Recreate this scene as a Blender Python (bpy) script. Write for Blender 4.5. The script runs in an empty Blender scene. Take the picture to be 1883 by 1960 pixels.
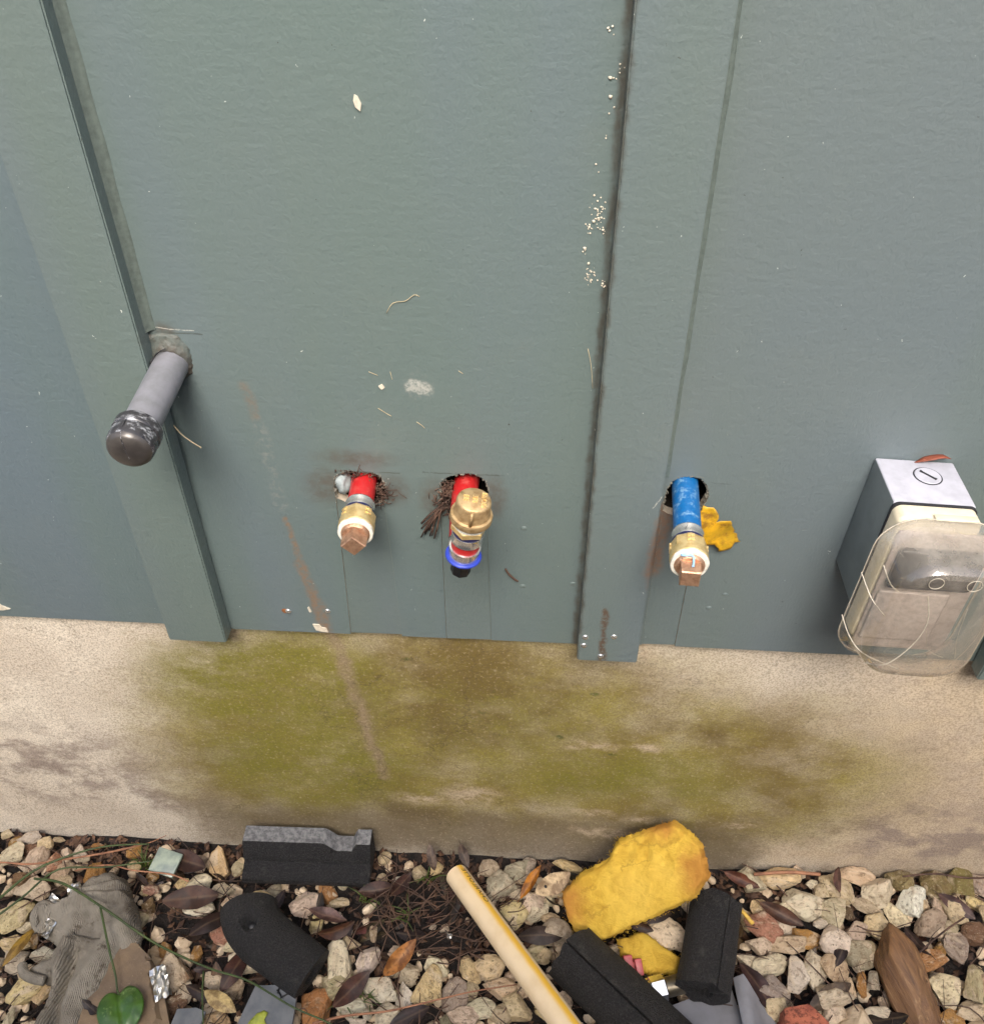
import bpy, bmesh, math, random
from mathutils import Vector, Matrix, Euler, noise
from mathutils.geometry import delaunay_2d_cdt
R = math.radians
rng = random.Random(7)

# ------------------------------------------------------------------ camera
S = bpy.context.scene
C = S.collection
cam_d = bpy.data.cameras.new('camera')
cam = bpy.data.objects.new('camera', cam_d)
C.objects.link(cam)
S.camera = cam
cam_d.sensor_fit = 'HORIZONTAL'
cam_d.sensor_width = 36.0
cam_d.lens = 36.0 * 1740.0 / 1883.0
cam_d.clip_start = 0.01
cam_d.clip_end = 200.0
# right / down / forward axes of the camera in the world
_r = Vector((0.9979, 0.0641, -0.0027)).normalized()
_f = Vector((-0.0505, 0.7585, -0.6497)).normalized()
_u = _r.cross(_f).normalized()
_r = _f.cross(_u)
cam.matrix_world = Matrix(((_r.x, _u.x, -_f.x, 0.0314), (_r.y, _u.y, -_f.y, -0.6047),
                           (_r.z, _u.z, -_f.z, 0.6866), (0, 0, 0, 1)))

# ------------------------------------------------------------------ sky, sun, exposure
SUN_EL, SUN_AZ = R(49), R(178)          # azimuth clockwise from +Y; light falls from the front left
world = bpy.data.worlds.new('World')
S.world = world
world.use_nodes = True
wn = world.node_tree
bg = wn.nodes['Background']
sky = wn.nodes.new('ShaderNodeTexSky')
sky.sky_type = 'NISHITA'
sky.sun_disc = False
sky.sun_elevation = SUN_EL
sky.sun_rotation = SUN_AZ
sky.air_density = 1.0
sky.dust_density = 5.0
sky.ozone_density = 1.0
wn.links.new(sky.outputs[0], bg.inputs[0])
bg.inputs[1].default_value = 0.13
sun_d = bpy.data.lights.new('sun', 'SUN')
sun_d.energy = 1.5
sun_d.angle = R(26)
sun_d.color = (1.0, 0.97, 0.93)
sun = bpy.data.objects.new('sun', sun_d)
C.objects.link(sun)
_sd = Vector((math.sin(SUN_AZ) * math.cos(SUN_EL), math.cos(SUN_AZ) * math.cos(SUN_EL), math.sin(SUN_EL)))
sun.rotation_euler = _sd.to_track_quat('Z', 'Y').to_euler()
S.view_settings.view_transform = 'Standard'
S.view_settings.look = 'None'
S.view_settings.gamma = 1.0
S.view_settings.use_curve_mapping = False
S.view_settings.exposure = 1.42
S.cycles.use_denoising = True
S.cycles.use_adaptive_sampling = True
S.cycles.adaptive_threshold = 0.025
S.cycles.adaptive_min_samples = 24
S.cycles.max_bounces = 6
S.cycles.diffuse_bounces = 3
S.cycles.glossy_bounces = 3
S.cycles.transparent_max_bounces = 24
S.cycles.sample_clamp_indirect = 4.0


# ------------------------------------------------------------------ helpers: objects
def srgb(r, g, b):
    f = lambda v: (v / 255 / 12.92) if v / 255 <= 0.04045 else ((v / 255 + 0.055) / 1.055) ** 2.4
    return (f(r), f(g), f(b), 1.0)


def link(o, parent=None):
    C.objects.link(o)
    if parent:
        o.parent = parent
    return o


def tag(o, label=None, cat=None, group=None, kind=None):
    if label: o['label'] = label
    if cat: o['category'] = cat
    if group: o['group'] = group
    if kind: o['kind'] = kind
    return o


def empty(name, mat=None):
    o = bpy.data.objects.new(name, None)
    o.empty_display_size = 0.02
    if mat is not None: o.matrix_world = mat
    return link(o)


def mesh_of(name, vs, fs, mats, smooth=True, mi=None):
    me = bpy.data.meshes.new(name)
    me.from_pydata([tuple(v) for v in vs], [], [tuple(f) for f in fs])
    if not isinstance(mats, (list, tuple)): mats = [mats]
    for m in mats: me.materials.append(m)
    if smooth: me.polygons.foreach_set('use_smooth', [True] * len(me.polygons))
    if mi: me.polygons.foreach_set('material_index', mi)
    me.update()
    return me


def obj(name, vs, fs, mat, parent=None, smooth=True, mi=None):
    return link(bpy.data.objects.new(name, mesh_of(name, vs, fs, mat, smooth, mi)), parent)


def sharp(o, deg=35):
    """smooth shading that keeps edges steeper than deg"""
    bm = bmesh.new(); bm.from_mesh(o.data)
    for e in bm.edges:
        e.smooth = not (len(e.link_faces) == 2 and e.calc_face_angle(0) > R(deg))
    for f in bm.faces: f.smooth = True
    bm.to_mesh(o.data); bm.free()
    return o


def bm_obj(name, bm, mat, parent=None, smooth=False):
    me = bpy.data.meshes.new(name)
    bmesh.ops.recalc_face_normals(bm, faces=bm.faces)
    for f in bm.faces: f.smooth = smooth
    bm.to_mesh(me); bm.free()
    for m in (mat if isinstance(mat, (list, tuple)) else [mat]): me.materials.append(m)
    return link(bpy.data.objects.new(name, me), parent)


def box(name, lo, hi, mat, parent=None, bevel=0.001, seg=2):
    bm = bmesh.new()
    bmesh.ops.create_cube(bm, size=1)
    for v in bm.verts:
        v.co = Vector([(lo[i] + hi[i]) / 2 + v.co[i] * (hi[i] - lo[i]) for i in range(3)])
    if bevel: bmesh.ops.bevel(bm, geom=list(bm.edges), offset=bevel, segments=seg, affect='EDGES', profile=0.5)
    o = bm_obj(name, bm, mat, parent, True)
    return sharp(o, 50)


def prism(name, outline, y0, y1, mats, parent=None):
    """outline in (x, z), front at y0 (towards the camera), back at y1; side faces use material slot 1"""
    n = len(outline)
    vs = [(x, y0, z) for x, z in outline] + [(x, y1, z) for x, z in outline]
    fs = [list(range(n)), list(range(2 * n - 1, n - 1, -1))] + [[i, (i + 1) % n, n + (i + 1) % n, n + i] for i in range(n)]
    bm = bmesh.new()
    bv = [bm.verts.new(v) for v in vs]
    tri = delaunay_2d_cdt([Vector(p) for p in outline], [], [list(range(n))], 1, 1e-9)
    remap = [min(s) if s else -1 for s in tri[3]] if len(tri[3]) else list(range(n))
    for f in tri[2]:
        q = [remap[i] for i in f]
        bm.faces.new([bv[i] for i in q]); bm.faces.new([bv[n + i] for i in reversed(q)])
    for f in fs[2:]:
        bm.faces.new([bv[i] for i in f]).material_index = 1 if len(mats) > 1 else 0
    return bm_obj(name, bm, mats, parent)


def frame(origin, direction, up=(0, 0, 1)):
    """matrix whose local +Z runs along direction and local +Y towards up"""
    z = Vector(direction).normalized()
    x = Vector(up).cross(z).normalized()
    y = z.cross(x)
    return Matrix(((x.x, y.x, z.x, origin[0]), (x.y, y.y, z.y, origin[1]), (x.z, y.z, z.z, origin[2]), (0, 0, 0, 1)))


def lathe(name, prof, mat, parent=None, n=40, wob=0.0, deg=35, rad=None):
    """profile of (radius, height) turned about local Z; rad(angle, k) can scale the radius"""
    vs, fs = [], []
    for k, (r, h) in enumerate(prof):
        for i in range(n):
            a = 2 * math.pi * i / n
            rr = r * (rad(a, k) if rad else 1)
            if wob: rr *= 1 + wob * noise.noise((math.cos(a) * 2 + h * 300, math.sin(a) * 2, h * 90))
            vs.append((rr * math.cos(a), rr * math.sin(a), h))
    for k in range(len(prof) - 1):
        for i in range(n):
            j = (i + 1) % n
            fs.append((k * n + i, k * n + j, (k + 1) * n + j, (k + 1) * n + i))
    for k, rev in ((0, True), (len(prof) - 1, False)):
        if prof[k][0] > 1e-5:
            ring = [k * n + i for i in range(n)]
            fs.append(ring[::-1] if rev else ring)
    o = obj(name, vs, fs, mat, parent)
    return sharp(o, deg)


def hexring(name, r, h0, h1, mat, parent, ch=0.0008, sides=6, turn=0.0):
    prof = [(r - ch, h0), (r, h0 + ch), (r, h1 - ch), (r - ch, h1)]
    vs, fs = [], []
    for rr, h in prof:
        for i in range(sides):
            a = 2 * math.pi * i / sides + turn
            vs.append((rr * math.cos(a), rr * math.sin(a), h))
    for k in range(3):
        for i in range(sides):
            j = (i + 1) % sides
            fs.append((k * sides + i, k * sides + j, (k + 1) * sides + j, (k + 1) * sides + i))
    fs.append(list(range(sides))[::-1]); fs.append([3 * sides + i for i in range(sides)])
    return obj(name, vs, fs, mat, parent, smooth=False)


def spline(pts, sub=6):
    P = [Vector(p) for p in pts]
    out = []
    for i in range(len(P) - 1):
        a, b, c, d = P[max(i - 1, 0)], P[i], P[i + 1], P[min(i + 2, len(P) - 1)]
        for k in range(sub):
            t = k / sub
            out.append(0.5 * ((2 * b) + (c - a) * t + (2 * a - 5 * b + 4 * c - d) * t * t + (3 * b - a - 3 * c + d) * t ** 3))
    out.append(P[-1])
    return out


def tube_data(path, radii, n=8, cap=True):
    P = [Vector(p) for p in path]
    if not hasattr(radii, '__len__'): radii = [radii] * len(P)
    vs, fs = [], []
    t0 = (P[1] - P[0]).normalized()
    x = t0.orthogonal().normalized()
    for k, p in enumerate(P):
        t = (P[min(k + 1, len(P) - 1)] - P[max(k - 1, 0)]).normalized()
        x = (x - t * x.dot(t)).normalized()
        y = t.cross(x)
        for i in range(n):
            a = 2 * math.pi * i / n
            vs.append(p + (x * math.cos(a) + y * math.sin(a)) * radii[k])
    for k in range(len(P) - 1):
        for i in range(n):
            j = (i + 1) % n
            fs.append((k * n + i, k * n + j, (k + 1) * n + j, (k + 1) * n + i))
    if cap:
        fs.append(list(range(n))[::-1]); fs.append([(len(P) - 1) * n + i for i in range(n)])
    return vs, fs


def tube(name, path, radii, mat, parent=None, n=8):
    return obj(name, *tube_data(path, radii, n), mat, parent)


class Bag:
    """collects pieces for one joined mesh"""
    def __init__(s): s.v, s.f = [], []
    def add(s, vs, fs):
        o = len(s.v); s.v += [tuple(v) for v in vs]; s.f += [tuple(i + o for i in f) for f in fs]
    def build(s, name, mat, parent=None, smooth=True): return obj(name, s.v, s.f, mat, parent, smooth)


def in_poly(x, y, poly):
    r = False
    for i in range(len(poly)):
        (x1, y1), (x2, y2) = poly[i], poly[i - 1]
        if (y1 > y) != (y2 > y) and x < (x2 - x1) * (y - y1) / (y2 - y1) + x1: r = not r
    return r


def edge_dist(x, y, poly):
    best = 9.0
    p = Vector((x, y))
    for i in range(len(poly)):
        a, b = Vector(poly[i]), Vector(poly[i - 1])
        ab = b - a
        t = max(0, min(1, (p - a).dot(ab) / max(ab.length_squared, 1e-12)))
        best = min(best, (a + ab * t - p).length)
    return best


def resample(poly, step, jit=0.0, seed=1):
    rr = random.Random(seed)
    out = []
    for i in range(len(poly)):
        a, b = Vector(poly[i]), Vector(poly[(i + 1) % len(poly)])
        n = max(1, int((b - a).length / step))
        for k in range(n):
            q = a.lerp(b, k / n)
            out.append((q.x + rr.uniform(-jit, jit), q.y + rr.uniform(-jit, jit)))
    return out


def slab_data(poly, step, top, bottom, jit=0.0, seed=1):
    """sheet over an outline: top(x, y, edge distance) and bottom(x, y, edge distance) give the heights"""
    rr = random.Random(seed)
    pl = resample(poly, step, jit, seed)
    xs, ys = [p[0] for p in pl], [p[1] for p in pl]
    pts = [Vector(p) for p in pl]
    nb = len(pts)
    y = min(ys)
    row = 0
    while y < max(ys):
        x = min(xs) + (row % 2) * step / 2
        while x < max(xs):
            q = (x + rr.uniform(-.2, .2) * step, y + rr.uniform(-.2, .2) * step)
            if in_poly(q[0], q[1], pl) and edge_dist(q[0], q[1], pl) > step * .45: pts.append(Vector(q))
            x += step
        y += step * .87; row += 1
    res = delaunay_2d_cdt(pts, [(i, (i + 1) % nb) for i in range(nb)], [list(range(nb))], 1, 1e-7)
    V, F = res[0], res[2]
    n = len(V)
    ed = [edge_dist(v.x, v.y, pl) for v in V]
    vs = [(v.x, v.y, top(v.x, v.y, d)) for v, d in zip(V, ed)] + [(v.x, v.y, bottom(v.x, v.y, d)) for v, d in zip(V, ed)]
    fs = [tuple(f) for f in F] + [tuple(i + n for i in reversed(f)) for f in F]
    cnt = {}
    for f in F:
        for k in range(len(f)):
            e = (f[k], f[(k + 1) % len(f)])
            cnt[e] = 1
    for (a, b) in list(cnt):
        if (b, a) not in cnt: fs.append((b, a, a + n, b + n))
    return vs, fs


def text_mesh(body, size, extrude):
    """outlines of a text as vertices and faces, centred on its own middle"""
    cu = bpy.data.curves.new('lettering', 'FONT')
    cu.body = body; cu.size = size; cu.extrude = extrude; cu.align_x = 'CENTER'; cu.align_y = 'CENTER'
    o = bpy.data.objects.new('lettering', cu)
    C.objects.link(o)
    dg = bpy.context.evaluated_depsgraph_get()
    me = o.evaluated_get(dg).to_mesh()
    vs = [v.co.copy() for v in me.vertices]
    fs = [tuple(p.vertices) for p in me.polygons]
    o.evaluated_get(dg).to_mesh_clear()
    bpy.data.objects.remove(o); bpy.data.curves.remove(cu)
    return vs, fs


# ------------------------------------------------------------------ helpers: materials
class NT:
    def __init__(s, name):
        s.mat = bpy.data.materials.new(name)
        s.mat.use_nodes = True
        s.t = s.mat.node_tree
        s.b = s.t.nodes['Principled BSDF']
        s.out = s.t.nodes['Material Output']

    def put(s, sock, v):
        if isinstance(v, bpy.types.NodeSocket): s.t.links.new(v, sock)
        elif hasattr(v, '__len__') and sock.type == 'RGBA' and len(v) == 3: sock.default_value = (*v, 1)
        else: sock.default_value = v

    def n(s, typ, ins=None, **kw):
        nd = s.t.nodes.new(typ)
        for k, v in kw.items(): setattr(nd, k, v)
        for k, v in (ins or {}).items(): s.put(nd.inputs[k], v)
        return nd

    def m(s, op, a, b=None, c=None, clamp=False):
        ins = {0: a}
        if b is not None: ins[1] = b
        if c is not None: ins[2] = c
        return s.n('ShaderNodeMath', ins, operation=op, use_clamp=clamp).outputs[0]

    def vm(s, op, a, b=None, out=0):
        ins = {0: a}
        if b is not None:
            ins[3 if op == 'SCALE' else 1] = b
        return s.n('ShaderNodeVectorMath', ins, operation=op).outputs[out]

    def mix(s, fac, a, b, blend='MIX'):
        nd = s.n('ShaderNodeMix', data_type='RGBA', blend_type=blend)
        s.put(nd.inputs[0], fac); s.put(nd.inputs[6], a); s.put(nd.inputs[7], b)
        return nd.outputs[2]

    def noise(s, vec, scale, detail=4, rough=.55, dist=0.0, color=False):
        nd = s.n('ShaderNodeTexNoise', {'Vector': vec, 'Scale': scale, 'Detail': detail, 'Roughness': rough, 'Distortion': dist})
        return nd.outputs[1 if color else 0]

    def mr(s, v, a, b, c=0.0, d=1.0, interp='SMOOTHSTEP'):
        return s.n('ShaderNodeMapRange', {0: v, 1: a, 2: b, 3: c, 4: d}, interpolation_type=interp).outputs[0]

    def voro(s, vec, scale, feature='F1', out=0):
        return s.n('ShaderNodeTexVoronoi', {'Vector': vec, 'Scale': scale}, feature=feature).outputs[out]

    def pos(s): return s.n('ShaderNodeNewGeometry').outputs['Position']

    def oc(s): return s.n('ShaderNodeTexCoord').outputs['Object']

    def info(s): return s.n('ShaderNodeObjectInfo')

    def bump(s, h, strength=.3, dist=.001, normal=None):
        nd = s.n('ShaderNodeBump', {'Height': h, 'Strength': strength, 'Distance': dist})
        if normal is not None: s.put(nd.inputs['Normal'], normal)
        return nd.outputs[0]

    def set(s, **kw):
        for k, v in kw.items(): s.put(s.b.inputs[k.replace('_', ' ')], v)
        return s

    # masks in the wall plane (x, z)
    def flat(s, p, amp=0.0, scale=40.0):
        v = s.vm('MULTIPLY', p, (1, 0, 1))
        if amp:
            nz = s.vm('SUBTRACT', s.noise(p, scale, 4, .6, color=True), (.5, .5, .5))
            v = s.vm('ADD', v, s.vm('MULTIPLY', nz, (amp, 0, amp)))
        return v

    def ell(s, P, cx, cz, rx, rz, inner=.2):
        v = s.vm('MULTIPLY', s.vm('SUBTRACT', P, (cx, 0, cz)), (1 / rx, 0, 1 / rz))
        return s.mr(s.vm('LENGTH', v, out=1), inner, 1.0, 1.0, 0.0)

    def seg(s, P, a, b, r0, r1):
        ba = Vector((b[0] - a[0], 0, b[1] - a[1]))
        pa = s.vm('SUBTRACT', P, (a[0], 0, a[1]))
        h = s.m('DIVIDE', s.vm('DOT_PRODUCT', pa, tuple(ba), out=1), ba.length_squared, clamp=True)
        d = s.vm('LENGTH', s.vm('SUBTRACT', pa, s.n('ShaderNodeVectorMath', {0: tuple(ba), 3: h}, operation='SCALE').outputs[0]), out=1)
        return s.mr(d, r0, r1, 1.0, 0.0)

    def mx(s, *ms):
        o = ms[0]
        for k in ms[1:]: o = s.m('MAXIMUM', o, k)
        return o


def simple(name, col, rough=.5, metal=0.0, nscale=200, namp=.25, bstr=.0, bscale=400, bdist=.0005, col2=None, spec=.5):
    t = NT(name)
    p = t.oc()
    f = t.mr(t.noise(p, nscale, 5, .6), .35, .7)
    c2 = col2 or tuple(v * (1 - namp) for v in col[:3])
    t.set(Base_Color=t.mix(f, col[:3], c2[:3]), Roughness=rough, Metallic=metal)
    t.b.inputs['Specular IOR Level'].default_value = spec
    if bstr: t.set(Normal=t.bump(t.noise(p, bscale, 4, .6), bstr, bdist))
    return t.mat


M = {}


# painted fibre-cement siding
def mat_siding():
    t = NT('siding_paint')
    p = t.pos()
    P = t.flat(p, .010, 60)
    big = t.noise(p, 2.2, 3, .5)
    fine = t.noise(t.vm('MULTIPLY', p, (1, 1, .55)), 420, 3, .6)
    band = t.noise(t.vm('MULTIPLY', p, (1, 1, .12)), 5.5, 3, .5)
    col = t.mix(t.mr(band, .36, .64), srgb(95, 108, 103), srgb(96, 107, 111))
    col = t.mix(t.mr(big, .35, .7, 0, .5), col, srgb(101, 110, 106))
    col = t.mix(1.0, col, t.info().outputs['Color'], 'MULTIPLY')
    col = t.mix(t.mr(t.noise(p, 26, 5, .6), .5, .9, 0, .16), col, srgb(112, 118, 108))
    # dust film and dribbles
    grime = t.mx(t.ell(P, -.150, .190, .032, .030), t.ell(P, -.098, .188, .026, .026), t.ell(P, -.125, .222, .05, .014, .1),
                 t.ell(P, -.058, .180, .020, .034), t.ell(P, -.008, .185, .018, .034), t.ell(P, -.262, .338, .015, .012))
    col = t.mix(t.m('MULTIPLY', grime, t.mr(t.noise(p, 130, 4, .65), .3, .65, .3, .8)), col, srgb(84, 78, 70))
    mud = t.mx(t.m('MULTIPLY', t.seg(P, (-.2067, .292), (-.2030, .262), .001, .007), .5), t.seg(P, (-.195, .150), (-.189, .095), .0005, .0045),
               t.seg(P, (-.190, .095), (-.180, .040), .002, .008), t.seg(P, (-.180, .04), (-.176, .0), .003, .011))
    col = t.mix(t.m('MULTIPLY', mud, t.mr(t.noise(p, 150, 5, .75), .36, .60, .08, .85)), col, srgb(122, 100, 80))
    faint = t.mx(t.seg(P, (-.2010, .255), (-.197, .165), .001, .009), t.ell(P, -.066, .296, .016, .018, .3))
    col = t.mix(t.m('MULTIPLY', faint, t.mr(t.noise(p, 160, 5, .7), .45, .65, 0, .32)), col, srgb(146, 144, 136))
    brn = t.mx(t.seg(P, (.139, .178), (.137, .120), .004, .012), t.ell(P, .139, .115, .011, .024, .3))
    col = t.mix(t.m('MULTIPLY', brn, t.mr(t.noise(p, 210, 5, .7), .35, .6, .25, .8)), col, srgb(128, 98, 76))
    joint = t.seg(P, (.0735, .0), (.0735, 1.2), .0005, .0055)  # dark line beside the middle batten: groove dirt with shade painted in
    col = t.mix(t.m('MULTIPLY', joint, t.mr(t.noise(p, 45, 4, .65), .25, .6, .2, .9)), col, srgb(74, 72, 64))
    gum = t.mx(t.seg(P, (.0975, .070), (.0975, .036), .001, .0045), t.seg(P, (.098, .030), (.099, .0), .001, .006))
    col = t.mix(t.m('MULTIPLY', gum, t.mr(t.noise(p, 300, 4, .7), .35, .55, .1, .9)), col, srgb(84, 66, 52))
    PF = t.flat(p, .0035, 90)
    cut = t.mx(t.seg(PF, (-.160, .2085), (-.088, .2080), .0002, .0011), t.seg(PF, (-.068, .2100), (.002, .2095), .0002, .0010),
               t.seg(PF, (.170, .2105), (.190, .2095), .0002, .0010), t.seg(PF, (-.275, .3385), (-.232, .3365), .0002, .0011))
    col = t.mix(t.m('MULTIPLY', cut, t.mr(t.noise(p, 70, 3, .6), .4, .6, .05, .65)), col, srgb(60, 62, 56))
    scr = t.mx(t.seg(PF, (.127, .196), (.136, .213), .0001, .0009), t.seg(PF, (-.270, .3420), (-.238, .3395), .0001, .0007), t.m('MULTIPLY', t.ell(t.flat(p, .012, 70), -.0665, .2945, .013, .009, .6), .8))
    col = t.mix(t.m('MULTIPLY', scr, t.mr(t.noise(p, 260, 3, .7), .35, .6, .1, .75)), col, srgb(186, 184, 174))
    # pale flecks and dark specks
    wob = t.noise(p, 260, 2, .6, color=True)
    for sc, thr, keep, cc in ((75, .045, .91, srgb(205, 208, 200)), (120, .06, .9, srgb(176, 182, 176)), (60, .04, .78, srgb(58, 56, 50))):
        off = t.vm('ADD', t.vm('MULTIPLY', p, (1.5, 1, .8)), t.n('ShaderNodeVectorMath', {0: wob, 3: .9 / sc}, operation='SCALE').outputs[0])
        vn = t.n('ShaderNodeTexVoronoi', {'Vector': off, 'Scale': sc})
        d = vn.outputs[0]
        g = t.m('GREATER_THAN', t.n('ShaderNodeSeparateColor', {0: vn.outputs[1]}).outputs[0], keep)
        col = t.mix(t.m('MULTIPLY', t.m('LESS_THAN', d, thr), g), col, cc)
    t.set(Base_Color=col, Roughness=t.mr(fine, .3, .7, .36, .50))
    h = t.m('ADD', t.m('MULTIPLY', fine, .55), t.m('MULTIPLY', t.noise(t.vm('MULTIPLY', p, (.45, 1, 1)), 150, 3, .6), .6))
    t.set(Normal=t.bump(h, .8, .0009))
    return t.mat


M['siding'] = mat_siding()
M['cement_edge'] = simple('raw_cement_edge', srgb(186, 172, 152), .9, bstr=.6, bscale=700, bdist=.001)
M['cavity'] = simple('dark_sheathing', srgb(52, 44, 36), .9, bstr=.4, bscale=200, bdist=.002)
M['chip'] = simple('bare_cement_chip', srgb(206, 196, 176), .85, bstr=.4)
M['rim'] = simple('crumbled_rim', srgb(132, 128, 116), .9, nscale=160, col2=srgb(86, 84, 76))
M['caulk'] = simple('painted_caulk', srgb(98, 108, 101), .45, bstr=.3, bscale=120, bdist=.001)
M['caulk_dirty'] = simple('weathered_caulk', srgb(86, 93, 88), .6, col2=srgb(74, 68, 60), nscale=90, bstr=.8, bscale=160, bdist=.002)


# concrete footing
def mat_concrete():
    t = NT('stained_concrete')
    p = t.pos()
    P = t.vm('ADD', t.flat(p, .07, 12), t.vm('MULTIPLY', t.vm('SUBTRACT', t.noise(p, 110, 3, .7, color=True), (.5, .5, .5)), (.03, 0, .03)))
    P2 = t.flat(p, .025, 45)
    st = t.vm('MULTIPLY', p, (1, 1, 1.5))
    col = t.mix(t.mr(t.noise(p, 7, 5, .6), .35, .65), srgb(222, 212, 195), srgb(203, 191, 174))
    col = t.mix(t.m('MULTIPLY', t.mr(t.n('ShaderNodeSeparateXYZ', {0: P}).outputs[0], .18, .50), .75), col, t.mix(t.mr(t.noise(p, 30, 5, .65), .35, .65), srgb(190, 170, 140), srgb(170, 152, 130)))
    # lilac-grey weathering low on both ends
    low = t.mx(t.ell(P, -.60, -.29, .28, .12, .3), t.ell(P, .50, -.33, .24, .10, .3), t.ell(P, -.42, -.34, .12, .05, .2))
    col = t.mix(t.m('MULTIPLY', low, t.mr(t.noise(st, 18, 6, .65), .42, .6, 0, .85)), col, srgb(140, 126, 118))
    # olive algae over the middle
    olive = t.mx(t.ell(P, -.06, -.18, .44, .28, .5), t.ell(P, .22, -.24, .32, .22, .45), t.ell(P, -.26, -.24, .24, .24, .4))
    on = t.mr(t.noise(st, 13, 6, .68), .28, .62, .68, 1.0)
    col = t.mix(t.m('MULTIPLY', olive, on), col, t.mix(t.mr(t.noise(p, 11, 5, .6), .35, .65), srgb(142, 130, 68), srgb(118, 102, 54)))
    green = t.mx(t.ell(P, -.25, -.110, .20, .14, .4), t.ell(P, -.22, -.25, .20, .14, .3), t.ell(P, .12, -.245, .24, .09, .1), t.m('MULTIPLY', t.ell(P, -.02, -.15, .22, .14, .2), .6))
    col = t.mix(t.m('MULTIPLY', green, t.mr(t.noise(st, 24, 6, .7), .3, .62, .42, .98)), col, srgb(116, 112, 36))
    brown = t.mx(t.ell(P, -.04, -.105, .17, .13, .35), t.ell(P, .24, -.14, .10, .06, .2))
    col = t.mix(t.m('MULTIPLY', brown, t.mr(t.noise(p, 22, 6, .68), .36, .66, .15, .75)), col, srgb(98, 82, 38))
    # dark brown strip along the foot, fading out upwards
    foot_band = t.mx(t.seg(P, (-.36, -.40), (.28, -.395), .02, .075), t.seg(P, (-.12, -.36), (.10, -.375), .01, .05))
    col = t.mix(t.m('MULTIPLY', foot_band, .72), col, srgb(88, 73, 46))
    # lime patches
    lime = t.mx(t.ell(P2, -.035, -.30, .055, .035, .1), t.ell(P2, .10, -.185, .05, .012, .1), t.ell(P2, .165, -.185, .03, .011, .1),
                t.ell(P2, .125, -.37, .06, .016, .1), t.ell(P2, .295, -.335, .03, .007, .2), t.ell(P2, .11, -.325, .045, .010, .1),
                t.ell(P2, .17, -.335, .03, .010, .1), t.ell(P2, -.30, -.025, .05, .022, .1), t.ell(P2, .40, -.38, .10, .035, .2),
                t.ell(P2, -.10, -.315, .05, .02, .1), t.ell(P2, .14, -.02, .03, .02, .2))
    col = t.mix(t.m('MULTIPLY', lime, t.mr(t.noise(st, 55, 5, .65), .38, .6, .1, .85)), col, srgb(190, 172, 146))
    # grey splash running down from the streak on the siding
    run = t.mx(t.seg(P2, (-.178, .0), (-.160, -.12), .002, .013), t.seg(P2, (-.160, -.12), (-.142, -.27), .001, .012))
    col = t.mix(t.m('MULTIPLY', run, t.mr(t.noise(p, 60, 4, .6), .3, .6, .5, .85)), col, srgb(142, 124, 100))
    # moss dots
    q = t.vm('ADD', t.vm('MULTIPLY', p, (1, 1, 1.5)), t.vm('SCALE', t.noise(p, 120, 3, .6, color=True), .012))
    vn = t.n('ShaderNodeTexVoronoi', {'Vector': q, 'Scale': 26})
    dots = t.mr(vn.outputs[0], .06, .17, 1, 0)
    gate = t.m('GREATER_THAN', t.n('ShaderNodeSeparateColor', {0: vn.outputs[1]}).outputs[0], .45)
    zone = t.mx(t.ell(P, -.12, -.12, .24, .14, .5), t.ell(P, .12, -.16, .16, .12, .4))
    col = t.mix(t.m('MULTIPLY', t.m('MULTIPLY', dots, gate), t.m('MULTIPLY', zone, .8)), col, srgb(64, 76, 26))
    # sand grain, pores, hairline cracks
    grain = t.noise(p, 520, 3, .7)
    col = t.mix(t.mr(grain, .38, .68, 0, .55), col, srgb(96, 82, 62), 'MIX')
    col = t.mix(t.mr(t.noise(p, 240, 4, .7), .52, .75, 0, .30), col, srgb(216, 198, 170))
    cr = t.n('ShaderNodeTexVoronoi', {'Vector': t.vm('ADD', p, t.vm('SCALE', t.noise(p, 18, 5, .7, color=True), .09)), 'Scale': 7.5}, feature='DISTANCE_TO_EDGE').outputs[0]
    crk = t.m('MULTIPLY', t.mr(cr, .0, .012, 1, 0), t.mr(t.noise(p, 5, 2), .52, .62))
    col = t.mix(t.m('MULTIPLY', crk, .45), col, srgb(72, 62, 44))
    t.set(Base_Color=col, Roughness=.82)
    t.b.inputs['Specular IOR Level'].default_value = .3
    h = t.m('ADD', t.m('MULTIPLY', t.noise(p, 520, 2, .7), .35), t.noise(p, 90, 4, .65))
    t.set(Normal=t.bump(h, .5, .002))
    return t.mat


M['concrete'] = mat_concrete()


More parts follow.
